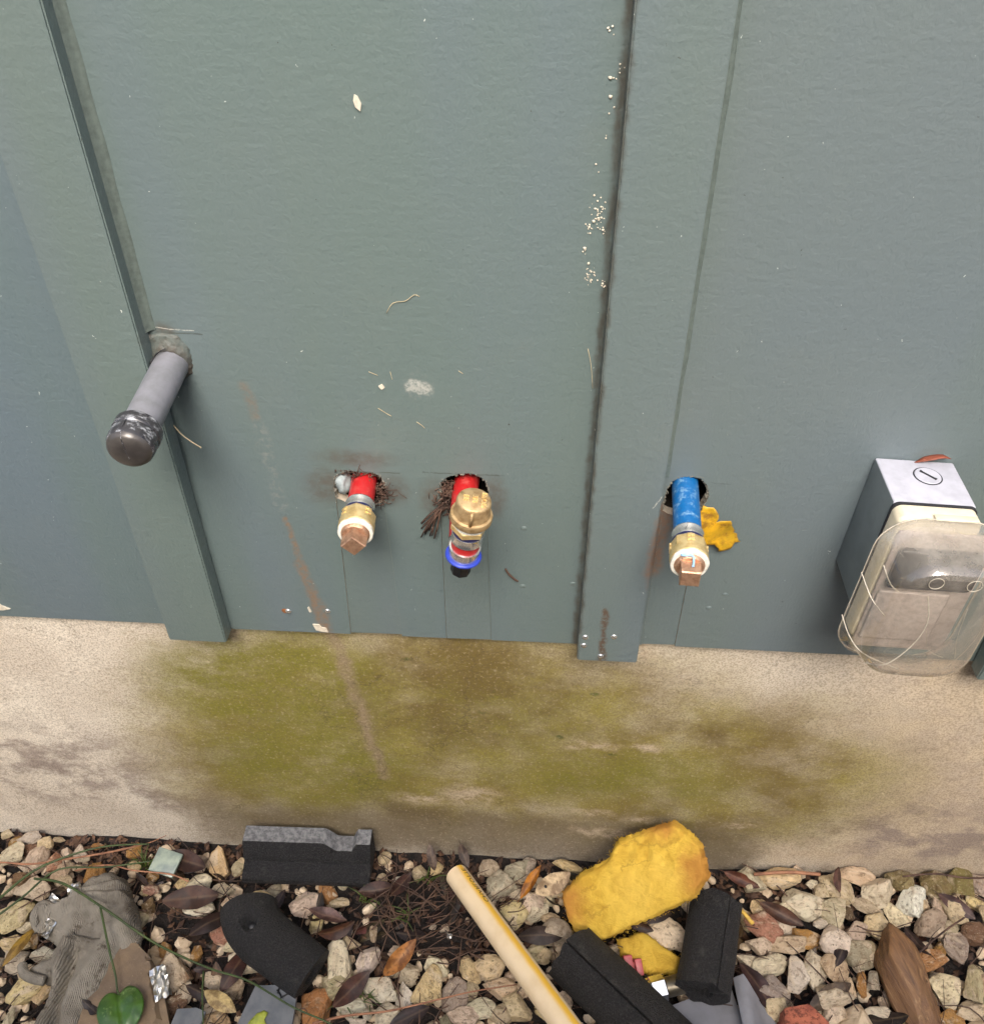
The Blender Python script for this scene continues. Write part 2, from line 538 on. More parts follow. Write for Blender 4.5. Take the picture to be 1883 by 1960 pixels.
def mat_stone(name='limestone', deep=srgb(120, 92, 62)):
    t = NT(name)
    inf = t.info()
    p = t.vm('ADD', t.oc(), t.vm('SCALE', t.n('ShaderNodeCombineXYZ', {0: inf.outputs['Random'], 1: inf.outputs['Random'], 2: inf.outputs['Random']}).outputs[0], 37.0))
    c0 = inf.outputs['Color']
    n1 = t.noise(p, 2.2, 6, .65)
    col = t.mix(t.mr(n1, .40, .78, 0, .7), c0, t.mix(.60, c0, deep, 'MULTIPLY'))
    col = t.mix(t.mr(t.noise(p, 1.1, 4, .6, 1.2), .52, .66, 0, .7), col, srgb(224, 204, 174))
    col = t.mix(t.mr(t.noise(p, 1.4, 5, .7, .6), .60, .74, 0, .5), col, srgb(160, 120, 78))
    pits = t.mr(t.voro(t.vm('ADD', p, t.vm('SCALE', t.noise(p, 5, 3, color=True), .3)), 7), .10, .26, 1, 0)
    col = t.mix(t.m('MULTIPLY', pits, t.mr(t.noise(p, 3, 2), .45, .62, 0, .7)), col, srgb(84, 62, 42))
    t.set(Base_Color=col, Roughness=.86)
    t.b.inputs['Specular IOR Level'].default_value = .3
    crev = t.mr(t.noise(p, 5.5, 6, .72), .36, .50, 1, 0)
    col = t.mix(t.m('MULTIPLY', crev, .55), col, srgb(112, 84, 56))
    col = t.mix(t.mr(t.noise(p, 16, 3, .7), .55, .75, 0, .5), col, srgb(236, 220, 194))
    t.put(t.b.inputs['Base Color'], col)
    h = t.m('ADD', t.m('MULTIPLY', t.noise(p, 5.5, 6, .72), 1.3), t.m('MULTIPLY', pits, -.35))
    t.set(Normal=t.bump(h, 1.0, .0050))
    return t.mat


M['stone'] = mat_stone()


def mat_leaf():
    t = NT('dead_leaf')
    inf = t.info()
    p = t.oc()
    c0 = inf.outputs['Color']
    col = t.mix(t.mr(t.noise(p, 3.5, 5, .65), .32, .62, 0, .9), c0, t.mix(.85, c0, srgb(96, 70, 56), 'MULTIPLY'))
    x = t.n('ShaderNodeSeparateXYZ', {0: p}).outputs
    rib = t.mr(t.m('ABSOLUTE', x[1]), .0, .035, 1, 0)
    vein = t.mr(t.m('ABSOLUTE', t.m('SINE', t.m('MULTIPLY', t.m('SUBTRACT', x[0], t.m('MULTIPLY', t.m('ABSOLUTE', x[1]), .9)), 26))), .0, .2, 1, 0)
    col = t.mix(t.m('MULTIPLY', rib, .22), col, t.mix(.3, c0, srgb(200, 170, 130)))
    col = t.mix(t.m('MULTIPLY', vein, .16), col, srgb(50, 32, 22))
    col = t.mix(t.mr(t.noise(p, 14, 3, .6), .62, .72, 0, .6), col, srgb(44, 28, 20))
    t.set(Base_Color=col, Roughness=.55)
    t.b.inputs['Specular IOR Level'].default_value = .35
    t.set(Normal=t.bump(t.m('ADD', t.noise(p, 9, 4), t.m('MULTIPLY', vein, .3)), .4, .0006))
    return t.mat


M['leaf'] = mat_leaf()
M['soil'] = simple('dark_soil', srgb(34, 26, 21), .95, nscale=70, col2=srgb(15, 12, 10), bstr=1.0, bscale=150, bdist=.006)
M['twig'] = simple('twig_bark', srgb(92, 68, 54), .8, nscale=60, col2=srgb(52, 36, 28))
M['straw'] = simple('pale_straw', srgb(206, 188, 150), .7, nscale=80)
M['root'] = simple('pink_root', srgb(158, 112, 82), .7, nscale=60, col2=srgb(120, 80, 58))
M['grass'] = simple('grass_green', srgb(74, 92, 34), .5, nscale=60)
M['vine'] = simple('vine_stem', srgb(62, 78, 34), .5, nscale=50, col2=srgb(46, 60, 28))
M['needle'] = simple('needle_brown', srgb(96, 72, 56), .7, nscale=40, col2=srgb(58, 42, 34))

M['steel_paint'] = None


def mat_greypipe():
    t = NT('grey_painted_steel')
    p = t.oc()
    col = t.mix(t.mr(t.noise(p, 60, 5, .6), .35, .7), srgb(122, 122, 127), srgb(106, 107, 109))
    col = t.mix(t.mr(t.noise(p, 38, 5, .7), .63, .70, 0, .85), col, srgb(120, 82, 56))
    z = t.n('ShaderNodeSeparateXYZ', {0: p}).outputs[2]
    dirty = t.m('MULTIPLY', t.mr(z, .002, .034, 1, 0), t.mr(t.noise(p, 120, 4, .7), .3, .6, .3, 1))
    col = t.mix(dirty, col, srgb(120, 118, 98))
    t.set(Base_Color=col, Roughness=.5, Normal=t.bump(t.noise(p, 220, 5, .6), .3, .0006))
    return t.mat


M['steel_paint'] = mat_greypipe()


def mat_cap():
    t = NT('worn_black_rubber')
    p = t.oc()
    scuff = t.mr(t.noise(t.vm('MULTIPLY', p, (1, 1, 2)), 85, 6, .75), .50, .64, 0, .8)
    col = t.mix(scuff, srgb(50, 49, 51), srgb(170, 172, 176))
    t.set(Base_Color=col, Roughness=t.mr(t.noise(p, 60, 4), .3, .7, .22, .42), Normal=t.bump(t.noise(p, 160, 5), .2, .0006))
    return t.mat


M['rubber_cap'] = mat_cap()
M['cap_dome'] = simple('worn_dark_dome', srgb(78, 74, 70), .3, metal=.2, nscale=60, col2=srgb(58, 54, 52), bstr=.12, bscale=200)
M['cream_ring'] = simple('cream_sealant', srgb(196, 172, 132), .6)


def mat_pex(name, base, scuff, amt):
    t = NT(name)
    p = t.oc()
    col = t.mix(t.mr(t.noise(p, 75, 6, .7), .5, .68, 0, amt), base, scuff)
    col = t.mix(t.mr(t.noise(t.vm('ADD', p, (.3, .1, .2)), 260, 4, .7), .66, .72, 0, .8), col, srgb(40, 26, 24))
    t.set(Base_Color=col, Roughness=.35, Normal=t.bump(t.noise(p, 300, 4), .12, .0004))
    return t.mat


M['pex_red'] = mat_pex('red_pex', srgb(172, 32, 34), srgb(190, 92, 84), .6)
M['pex_blue'] = mat_pex('blue_pex', srgb(14, 92, 150), srgb(140, 176, 198), .8)
M['steel'] = simple('stainless_ring', srgb(240, 238, 234), .20, .9, nscale=120, namp=.2)
M['blue_plastic'] = simple('blue_plastic', srgb(44, 64, 168), .4)
M['navy_plastic'] = simple('navy_plastic', srgb(30, 34, 78), .4)
M['black_plastic'] = simple('black_plastic', srgb(22, 22, 24), .45)
M['brass'] = simple('bright_brass', srgb(250, 224, 164), .34, .72, nscale=150, col2=srgb(226, 192, 128), bstr=.1, bscale=300)
M['brass_cast'] = simple('cast_brass', srgb(196, 168, 124), .5, .6, nscale=180, col2=srgb(160, 130, 88), bstr=.5, bscale=700, bdist=.0006)
M['bronze'] = simple('rough_bronze', srgb(206, 166, 136), .42, .75, nscale=240, col2=srgb(178, 136, 108), bstr=.8, bscale=600, bdist=.0008)
M['tape'] = simple('white_thread_tape', srgb(226, 222, 208), .6, nscale=260, bstr=.4, bscale=500)
M['sealant_blue'] = simple('pale_blue_sealant', srgb(150, 192, 226), .35)
M['foam_white'] = simple('white_foam_filler', srgb(160, 170, 170), .7, bstr=.5, bscale=200, bdist=.001)
M['nail'] = simple('shiny_nail', srgb(206, 204, 198), .25, .8)
M['rust'] = simple('rust', srgb(140, 88, 50), .8)

M['box_metal'] = simple('grey_cast_box', srgb(172, 172, 180), .5, nscale=60, namp=.18, bstr=.15, bscale=500)
M['box_paint'] = simple('overpainted_box_side', srgb(104, 112, 112), .4, nscale=60, namp=.15)
M['gasket'] = simple('black_gasket', srgb(34, 34, 38), .85, bstr=.6, bscale=500)
M['beige'] = simple('beige_plastic', srgb(206, 196, 170), .5, nscale=70, namp=.12)
M['dark_face'] = simple('dark_receptacle', srgb(46, 42, 46), .25)
M['light_face'] = simple('pale_grey_plate', srgb(170, 158, 150), .45)


def mat_clear():
    t = NT('yellowed_clear_plastic')
    p = t.oc()
    fr = t.m('ADD', t.m('MULTIPLY', t.m('POWER', t.n('ShaderNodeLayerWeight', {0: .5}).outputs[1], 3.0), .75), .07)
    tr = t.n('ShaderNodeBsdfTransparent', {0: srgb(250, 248, 244)}).outputs[0]
    nb = t.bump(t.m('ADD', t.noise(p, 60, 3), t.m('MULTIPLY', t.noise(p, 420, 3), .15)), .35, .002)
    gl = t.n('ShaderNodeBsdfGlossy', {0: (1, 1, 1, 1), 'Roughness': .04, 'Normal': nb}).outputs[0]
    df = t.n('ShaderNodeBsdfDiffuse', {0: srgb(220, 212, 198)}).outputs[0]
    tl = t.n('ShaderNodeBsdfTranslucent', {0: srgb(230, 222, 208)}).outputs[0]
    milky = t.n('ShaderNodeMixShader', {0: .5, 1: df, 2: tl}).outputs[0]
    nz_ = t.n('ShaderNodeSeparateXYZ', {0: t.n('ShaderNodeNewGeometry').outputs['True Normal']}).outputs[2]
    haze = t.m('ADD', t.mr(t.noise(p, 40, 5, .7), .38, .75, .10, .32), t.m('MULTIPLY', t.m('ABSOLUTE', nz_), .20))
    a = t.n('ShaderNodeMixShader', {0: haze, 1: tr, 2: milky}).outputs[0]
    b = t.n('ShaderNodeMixShader', {0: fr, 1: a, 2: gl}).outputs[0]
    t.t.links.new(b, t.out.inputs[0])
    return t.mat


M['clear'] = mat_clear()
M['clear_edge'] = simple('clear_plastic_edge', srgb(184, 175, 158), .25)


def mat_foam():
    t = NT('black_foam')
    p = t.oc()
    n1 = t.noise(p, 520, 3, .75)
    n2 = t.noise(p, 45, 5, .65)
    col = t.mix(t.mr(n1, .42, .72), srgb(12, 11, 11), srgb(56, 53, 52))
    col = t.mix(t.mr(n2, .58, .76, 0, .35), col, srgb(96, 92, 86))
    t.set(Base_Color=col, Roughness=.72, Normal=t.bump(t.m('ADD', n1, t.m('MULTIPLY', t.noise(p, 260, 4), .8)), 1.0, .0026))
    return t.mat


M['foam'] = mat_foam()


def mat_foam_top():
    t = NT('weathered_foam_top')
    p = t.oc()
    col = t.mix(t.mr(t.noise(p, 160, 5, .7), .35, .65), srgb(82, 82, 84), srgb(126, 126, 126))
    t.set(Base_Color=col, Roughness=.9, Normal=t.bump(t.noise(p, 500, 4, .7), .8, .002))
    return t.mat


M['foam_top'] = mat_foam_top()


def mat_insulation():
    t = NT('yellow_insulation')
    p = t.oc()
    n1 = t.noise(t.vm('MULTIPLY', p, (1, 1, 3)), 38, 6, .65, 1.0)
    col = t.mix(t.mr(n1, .32, .68), srgb(230, 192, 80), srgb(202, 160, 60))
    Q = t.n('ShaderNodeCombineXYZ', {0: t.n('ShaderNodeSeparateXYZ', {0: p}).outputs[0], 2: t.n('ShaderNodeSeparateXYZ', {0: p}).outputs[1]}).outputs[0]
    Q = t.vm('ADD', Q, t.vm('MULTIPLY', t.vm('SUBTRACT', t.noise(p, 55, 4, .65, color=True), (.5, .5, .5)), (.035, 0, .035)))
    tan = t.mx(t.ell(Q, -.010, .018, .040, .045, .2), t.ell(Q, .118, .135, .035, .050, .2), t.ell(Q, .045, .160, .050, .030, .2))
    col = t.mix(t.m('MULTIPLY', tan, .85), col, srgb(186, 128, 62))
    pale = t.mx(t.ell(Q, .060, .075, .05, .05, .1), t.ell(Q, .085, .110, .04, .03, .1))
    col = t.mix(t.m('MULTIPLY', pale, .5), col, srgb(244, 206, 96))
    crease = t.mx(t.seg(Q, (.020, .020), (.040, .048), .0005, .0030), t.seg(Q, (.018, .115), (.085, .150), .0005, .0030), t.seg(Q, (.035, .095), (.062, .118), .0003, .002), t.seg(Q, (.0, .045), (.018, .055), .0003, .002))
    col = t.mix(t.m('MULTIPLY', crease, .3), col, srgb(140, 100, 40))
    col = t.mix(t.mr(t.noise(p, 330, 3, .7), .70, .76, 0, .7), col, srgb(70, 48, 24))
    t.set(Base_Color=col, Roughness=.95)
    t.b.inputs['Specular IOR Level'].default_value = .1
    h = t.m('ADD', t.noise(t.vm('MULTIPLY', p, (1, 2.5, 1)), 150, 6, .7, 1.5), t.m('MULTIPLY', t.noise(p, 700, 3, .7), .4))
    t.set(Normal=t.bump(h, .9, .003))
    return t.mat


M['insul'] = mat_insulation()


def mat_cpvc():
    t = NT('cream_pipe')
    p = t.oc()
    x = t.n('ShaderNodeSeparateXYZ', {0: p}).outputs
    ang = t.m('ARCTAN2', x[1], x[0])
    edge = t.m('ADD', ang, t.m('MULTIPLY', t.noise(p, 50, 3), .25))
    stripe = t.m('MULTIPLY', t.mr(edge, .95, 1.05), t.mr(edge, 1.30, 1.75, 1, 0))
    col = t.mix(t.mr(t.noise(p, 30, 4), .4, .7), srgb(222, 200, 164), srgb(212, 188, 150))
    col = t.mix(t.m('MULTIPLY', stripe, .9), col, srgb(226, 176, 40))
    col = t.mix(t.mr(t.noise(p, 400, 3, .7), .70, .76, 0, .5), col, srgb(150, 122, 90))
    t.set(Base_Color=col, Roughness=.38)
    return t.mat


M['cpvc'] = mat_cpvc()
M['ink'] = simple('black_print', srgb(52, 44, 36), .6)
M['pink_clip'] = simple('faded_pink_plastic', srgb(178, 84, 84), .45)
M['chrome'] = simple('chrome_nut', srgb(236, 236, 232), .18, 1.0)
M['nickel'] = simple('dull_nickel', srgb(120, 112, 96), .38, .9, bstr=.2)
M['grey_sheet'] = simple('grey_plastic_sheet', srgb(126, 126, 130), .45, nscale=40, namp=.2, bstr=.15, bscale=120)
M['slate'] = simple('grey_slate', srgb(104, 106, 108), .5, nscale=60, col2=srgb(86, 90, 94), bstr=.3, bscale=120, bdist=.001)
M['tar'] = simple('black_tar', srgb(16, 15, 15), .35)
M['foil'] = simple('aluminium_foil', srgb(206, 204, 198), .32, 1.0, bstr=.3, bscale=120, bdist=.001)
M['glass_chip'] = simple('pale_green_tile', srgb(150, 160, 142), .25, nscale=60, col2=srgb(110, 122, 116))


def mat_cloth():
    t = NT('grimy_knit_cloth')
    p = t.oc()
    col = t.mix(t.mr(t.noise(p, 16, 5, .65), .35, .68), srgb(146, 139, 126), srgb(102, 95, 85))
    col = t.mix(t.mr(t.noise(p, 55, 5, .7), .56, .7, 0, .75), col, srgb(72, 60, 48))
    col = t.mix(t.mr(t.noise(p, 320, 3, .7), .66, .74, 0, .6), col, srgb(34, 26, 20))
    knit = t.n('ShaderNodeTexWave', {'Vector': p, 'Scale': 190, 'Distortion': 3, 'Detail': 2}, wave_type='BANDS').outputs[1]
    t.set(Base_Color=col, Roughness=.95, Normal=t.bump(t.m('ADD', t.m('MULTIPLY', knit, .6), t.noise(p, 240, 4, .7)), .8, .0018))
    t.b.inputs['Specular IOR Level'].default_value = .15
    return t.mat


M['cloth'] = mat_cloth()


def mat_slab():
    t = NT('brown_flagstone')
    p = t.oc()
    col = t.mix(t.mr(t.noise(p, 18, 6, .65), .35, .65), srgb(124, 104, 80), srgb(98, 82, 66))
    col = t.mix(t.mr(t.noise(p, 260, 3, .7), .64, .74, 0, .5), col, srgb(170, 150, 120))
    t.set(Base_Color=col, Roughness=.7, Normal=t.bump(t.noise(p, 120, 6, .7), .6, .002))
    return t.mat


M['slab'] = mat_slab()


def mat_greenleaf():
    t = NT('glossy_green_leaf')
    p = t.oc()
    col = t.mix(t.mr(t.noise(p, 45, 5, .6), .35, .65), srgb(64, 98, 34), srgb(46, 76, 28))
    col = t.mix(t.mr(t.noise(p, 80, 5, .7), .58, .72, 0, .5), col, srgb(136, 160, 96))
    t.set(Base_Color=col, Roughness=.28, Normal=t.bump(t.noise(p, 120, 4), .25, .001))
    return t.mat


M['green_leaf'] = mat_greenleaf()


def mat_yellowleaf():
    t = NT('yellow_autumn_leaf')
    p = t.oc()
    col = t.mix(t.mr(t.noise(p, 60, 5, .6), .35, .68), srgb(206, 156, 28), srgb(160, 128, 26))
    col = t.mix(t.mr(t.noise(p, 45, 5, .7), .48, .64, 0, .85), col, srgb(112, 76, 30))
    t.set(Base_Color=col, Roughness=.5, Normal=t.bump(t.noise(p, 150, 4), .4, .001))
    return t.mat


M['yellow_leaf'] = mat_yellowleaf()


def mat_wood():
    t = NT('striped_bark')
    p = t.oc()
    w = t.mr(t.noise(t.vm('MULTIPLY', p, (9, 1.6, 9)), 1.0, 7, .7, .8), .25, .75)
    col = t.n('ShaderNodeValToRGB', {0: w})
    cr = col.color_ramp
    cr.elements[0].color = srgb(66, 48, 36); cr.elements[1].color = srgb(158, 130, 94)
    e = cr.elements.new(.35); e.color = srgb(108, 76, 48)
    e = cr.elements.new(.72); e.color = srgb(124, 90, 56)
    t.set(Base_Color=col.outputs[0], Roughness=.5, Normal=t.bump(w, .6, .0015))
    return t.mat


M['striped'] = mat_wood()


def mat_lava():
    t = NT('red_lava_rock')
    p = t.oc()
    v = t.noise(p, 9, 5, .75)
    col = t.mix(t.mr(t.noise(p, 3, 5, .6), .35, .65), srgb(178, 104, 78), srgb(142, 78, 60))
    col = t.mix(t.mr(v, .40, .52, .75, 0), col, srgb(70, 34, 26))
    t.set(Base_Color=col, Roughness=.95, Normal=t.bump(v, .9, .003))
    return t.mat


M['lava'] = mat_lava()
M['added_fence'] = simple('added_fence_board', srgb(112, 100, 86), .85, nscale=20, col2=srgb(88, 78, 66))

STONES="""
0.318,-0.015,0.03,0.026,0.019,0,p 0.354,-0.01,0.042,0.025,0.019,0,y 0.38,-0.002,0.012,0.016,0.007,20,p 
0.394,-0.016,0.015,0.01,0.007,0,c 0.402,-0.026,0.017,0.015,0.01,0,t 0.424,-0.019,0.03,0.036,0.019,30,t 
0.45,-0.001,0.039,0.019,0.015,-10,t 0.472,-0.023,0.035,0.032,0.022,0,c 0.507,-0.005,0.03,0.023,0.018,0,m 
0.51,-0.03,0.03,0.04,0.019,-15,w 0.489,-0.047,0.022,0.029,0.013,40,p 0.458,-0.04,0.032,0.016,0.012,-20,t 
0.548,-0.01,0.032,0.028,0.02,0,m 0.575,-0.006,0.033,0.032,0.021,0,m 0.603,-0.001,0.02,0.026,0.012,0,g 
0.378,-0.044,0.044,0.031,0.024,-10,p 0.413,-0.052,0.028,0.032,0.018,0,p 0.354,-0.05,0.022,0.015,0.011,0,p 
0.349,-0.068,0.028,0.019,0.015,20,c 0.324,-0.074,0.039,0.026,0.02,-20,r 0.294,-0.053,0.023,0.012,0.009,-15,p 
0.323,-0.049,0.018,0.02,0.011,0,y 0.349,-0.093,0.037,0.023,0.018,0,t 0.373,-0.085,0.03,0.02,0.016,-20,o 
0.406,-0.086,0.034,0.03,0.021,0,c 0.434,-0.074,0.022,0.021,0.013,0,p 0.466,-0.07,0.028,0.042,0.018,40,t 
0.428,-0.101,0.032,0.026,0.02,0,g 0.452,-0.096,0.022,0.021,0.013,0,t 0.527,-0.058,0.033,0.027,0.021,0,g 
0.558,-0.044,0.025,0.024,0.016,0,t 0.551,-0.062,0.02,0.014,0.01,0,t 0.55,-0.085,0.025,0.032,0.016,0,g 
0.577,-0.067,0.03,0.022,0.017,0,b 0.509,-0.104,0.037,0.019,0.015,10,o 0.53,-0.086,0.012,0.018,0.007,0,o 
0.494,-0.082,0.03,0.018,0.013,-30,g 0.314,-0.095,0.025,0.02,0.016,0,p 0.299,-0.112,0.027,0.016,0.012,-25,c 
0.325,-0.118,0.039,0.02,0.016,20,c 0.352,-0.128,0.023,0.034,0.015,10,w 0.376,-0.123,0.023,0.037,0.015,-8,c 
0.398,-0.12,0.032,0.029,0.02,0,t 0.32,-0.148,0.039,0.03,0.023,-10,g 0.486,-0.135,0.018,0.03,0.011,0,c 
0.523,-0.137,0.033,0.037,0.021,0,p 0.554,-0.127,0.02,0.043,0.012,-10,t 0.39,-0.15,0.039,0.025,0.019,20,p 
0.413,-0.138,0.013,0.019,0.008,0,t 0.426,-0.135,0.01,0.023,0.006,0,o 0.44,-0.13,0.013,0.018,0.008,0,g 
0.392,-0.169,0.025,0.025,0.016,0,p 0.439,-0.17,0.03,0.016,0.012,0,c 0.493,-0.164,0.028,0.025,0.018,0,t 
0.539,-0.158,0.032,0.02,0.016,10,t 0.517,-0.165,0.023,0.016,0.012,-20,o 0.321,-0.17,0.03,0.028,0.019,30,t 
0.597,-0.042,0.013,0.019,0.008,0,t 0.566,-0.131,0.013,0.023,0.008,0,t 0.415,-0.176,0.018,0.011,0.008,-30,c 
0.461,-0.173,0.018,0.011,0.008,0,y 0.394,-0.065,0.015,0.01,0.007,0,c 0.524,-0.036,0.015,0.017,0.009,0,t 
0.544,-0.035,0.013,0.023,0.008,20,p 0.205,-0.087,0.044,0.034,0.026,0,p 0.224,-0.097,0.017,0.022,0.01,0,p 
0.087,-0.009,0.032,0.014,0.01,-20,y 0.033,-0.016,0.022,0.026,0.013,0,g 0.045,-0.061,0.023,0.026,0.015,0,p 
0.066,-0.074,0.02,0.011,0.008,0,t 0.071,-0.095,0.037,0.027,0.021,-10,g 0.143,-0.112,0.02,0.012,0.009,0,p 
0.197,-0.112,0.022,0.011,0.008,0,p 0.239,-0.049,0.018,0.015,0.011,0,w 0.046,-0.123,0.03,0.02,0.016,0,t 
0.083,-0.177,0.017,0.022,0.01,0,p 0.039,-0.052,0.015,0.01,0.007,0,w 0.094,-0.024,0.018,0.01,0.007,0,t 
0.024,-0.017,0.032,0.023,0.018,0,g 0.005,-0.04,0.032,0.033,0.02,0,g -0.013,-0.016,0.022,0.018,0.013,0,t 
0.022,-0.076,0.03,0.026,0.019,0,y 0.049,-0.066,0.027,0.023,0.017,0,p -0.01,-0.056,0.015,0.021,0.009,0,p 
0.055,-0.108,0.012,0.008,0.006,0,t 0.05,-0.121,0.032,0.02,0.016,0,t -0.003,-0.142,0.032,0.025,0.019,0,t 
0.008,-0.162,0.032,0.022,0.017,0,t 0.03,-0.183,0.03,0.025,0.019,0,t -0.042,-0.174,0.027,0.034,0.017,0,g 
-0.025,-0.167,0.017,0.02,0.01,0,t -0.028,-0.145,0.02,0.03,0.012,30,y -0.011,-0.187,0.03,0.02,0.016,0,p 
-0.03,-0.197,0.033,0.019,0.015,0,p 0.013,-0.191,0.023,0.022,0.015,0,t 0.022,-0.147,0.015,0.011,0.008,0,t 
0.035,-0.16,0.02,0.016,0.012,0,t -0.335,-0.034,0.015,0.019,0.009,0,t -0.302,-0.07,0.032,0.015,0.011,0,y 
-0.322,-0.098,0.018,0.033,0.011,-10,w -0.312,-0.129,0.02,0.014,0.01,0,p -0.296,-0.153,0.03,0.022,0.017,0,c 
-0.239,-0.079,0.027,0.032,0.017,-15,c -0.197,-0.071,0.022,0.011,0.008,0,t -0.181,-0.145,0.025,0.041,0.016,15,c 
-0.18,-0.174,0.03,0.026,0.019,0,t -0.149,-0.14,0.023,0.031,0.015,0,w -0.114,-0.128,0.022,0.011,0.008,0,p 
-0.129,-0.175,0.035,0.023,0.018,0,w -0.16,-0.196,0.032,0.02,0.016,0,c -0.1,-0.187,0.017,0.04,0.01,-10,w 
-0.117,-0.2,0.025,0.024,0.016,0,c -0.201,-0.199,0.03,0.036,0.019,0,o -0.075,-0.165,0.027,0.042,0.017,-10,y 
-0.101,-0.153,0.022,0.021,0.013,0,p -0.176,-0.121,0.022,0.012,0.009,-20,t -0.149,-0.108,0.008,0.017,0.005,0,t 
-0.146,-0.187,0.02,0.011,0.008,0,p -0.141,-0.198,0.01,0.015,0.006,0,w -0.15,-0.009,0.015,0.017,0.009,0,t 
-0.149,-0.037,0.012,0.015,0.007,0,t -0.126,-0.039,0.015,0.008,0.006,0,w -0.101,-0.027,0.018,0.017,0.011,0,t 
-0.08,-0.02,0.015,0.014,0.009,0,y -0.191,-0.17,0.018,0.018,0.011,0,t -0.15,-0.209,0.018,0.008,0.006,0,w 
-0.129,-0.211,0.013,0.008,0.006,0,c -0.062,-0.095,0.01,0.008,0.006,0,p -0.077,-0.095,0.008,0.005,0.004,0,p 
-0.637,-0.032,0.025,0.027,0.016,0,c -0.628,-0.006,0.027,0.015,0.011,10,c -0.6,-0.018,0.018,0.018,0.011,0,t 
-0.603,-0.037,0.025,0.032,0.016,-15,p -0.616,-0.044,0.013,0.019,0.008,0,p -0.58,-0.038,0.015,0.022,0.009,0,r 
-0.571,-0.026,0.013,0.013,0.008,0,p -0.53,-0.014,0.015,0.008,0.006,0,o -0.587,-0.007,0.015,0.007,0.005,0,t 
-0.618,-0.078,0.015,0.016,0.009,0,p -0.588,-0.078,0.037,0.025,0.019,0,p -0.614,-0.065,0.018,0.015,0.011,0,b 
-0.559,-0.061,0.02,0.012,0.009,0,t -0.596,-0.112,0.027,0.037,0.017,-35,t -0.565,-0.096,0.022,0.014,0.01,20,p 
-0.579,-0.123,0.02,0.012,0.009,0,c -0.581,-0.145,0.033,0.018,0.013,0,y -0.571,-0.165,0.025,0.024,0.016,0,c 
-0.54,-0.155,0.028,0.016,0.012,0,w -0.542,-0.195,0.027,0.04,0.017,-40,y -0.522,-0.195,0.017,0.029,0.01,-10,y 
-0.551,-0.175,0.015,0.012,0.009,0,p -0.365,-0.028,0.022,0.034,0.013,40,y -0.381,-0.059,0.03,0.023,0.018,0,c 
-0.347,-0.064,0.023,0.015,0.011,0,p -0.369,-0.087,0.035,0.02,0.016,0,w -0.335,-0.078,0.02,0.015,0.011,0,p 
-0.335,-0.032,0.015,0.019,0.009,0,t -0.324,-0.098,0.02,0.03,0.012,0,w -0.333,-0.119,0.025,0.02,0.016,0,r 
-0.313,-0.129,0.025,0.014,0.01,0,p -0.295,-0.153,0.03,0.02,0.016,0,c -0.402,-0.06,0.015,0.016,0.009,0,y 
-0.438,-0.068,0.018,0.012,0.009,0,r -0.358,-0.142,0.012,0.015,0.007,0,o -0.327,-0.174,0.023,0.021,0.015,0,p 
-0.303,-0.177,0.025,0.024,0.016,0,t -0.377,-0.171,0.035,0.042,0.022,35,b -0.356,-0.189,0.017,0.019,0.01,0,p 
-0.312,-0.215,0.028,0.018,0.013,0,y -0.419,-0.018,0.015,0.008,0.006,0,p -0.55,-0.228,0.01,0.023,0.006,0,p 
-0.366,-0.202,0.025,0.02,0.016,0,b -0.515,-0.232,0.018,0.011,0.008,0,c -0.658,-0.004,0.015,0.011,0.008,0,t 
-0.546,-0.045,0.013,0.01,0.007,0,t -0.541,-0.032,0.015,0.008,0.006,0,p 
"""

# ================================================================== the wall
GZ = -0.424                                    # ground level at the wall


def gz(x): return GZ + 0.014 * x


TH = .019                                      # batten thickness
wall = empty('house_wall')
tag(wall, 'grey-green painted board-and-batten house wall with pipe holes near its lower edge', 'wall')
BAT = [(-1.144, .0582), (-.738, .0582), (-.3314, .0582), (.075, .0582), (.4570, .0582), (.862, .0582), (1.268, .0582)]
TOP = 2.3


def arch(pts): return pts


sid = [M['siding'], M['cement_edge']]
# panel with slots for the two red pipes: outline runs along the bottom edge and up round each hole
hole1 = [(-.1462, .178), (-.1470, .190), (-.1455, .200), (-.1400, .2055), (-.131, .2085), (-.120, .2075), (-.111, .2080), (-.104, .2035), (-.1005, .195), (-.1010, .184), (-.1035, .176)]
hole2 = [(-.0545, .176), (-.0550, .188), (-.0535, .199), (-.0470, .2060), (-.038, .2095), (-.029, .2110), (-.021, .2095), (-.0150, .2040), (-.0115, .196), (-.0112, .184), (-.0135, .174)]
holeb = [(.1385, .178), (.1378, .190), (.1395, .203), (.1430, .2110), (.150, .2155), (.158, .2165), (.166, .2145), (.172, .2080), (.1750, .199), (.1745, .190), (.1715, .182)]
xs = [-1.55] + [b[0] + b[1] / 2 for b in BAT] + [1.65]


def panel(x0, x1, z0, z1, notch=()):
    out = [(x0, TOP), (x0, z0)]
    for (seam_l, hole, seam_r) in notch:
        out += [(seam_l, z0 + (z1 - z0) * (seam_l - x0) / (x1 - x0))] + list(hole) + [(seam_r, z0 + (z1 - z0) * (seam_r - x0) / (x1 - x0))]
    out += [(x1, z1), (x1, TOP)]
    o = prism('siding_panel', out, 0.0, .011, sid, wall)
    o.color = (.90, .94, .98, 1) if x1 < -.2 else ((.98, 1.0, 1.02, 1) if x0 < 0 else (1.0, .99, .98, 1))  # left panels tinted darker and bluer: a shading difference put into the colour
    return o


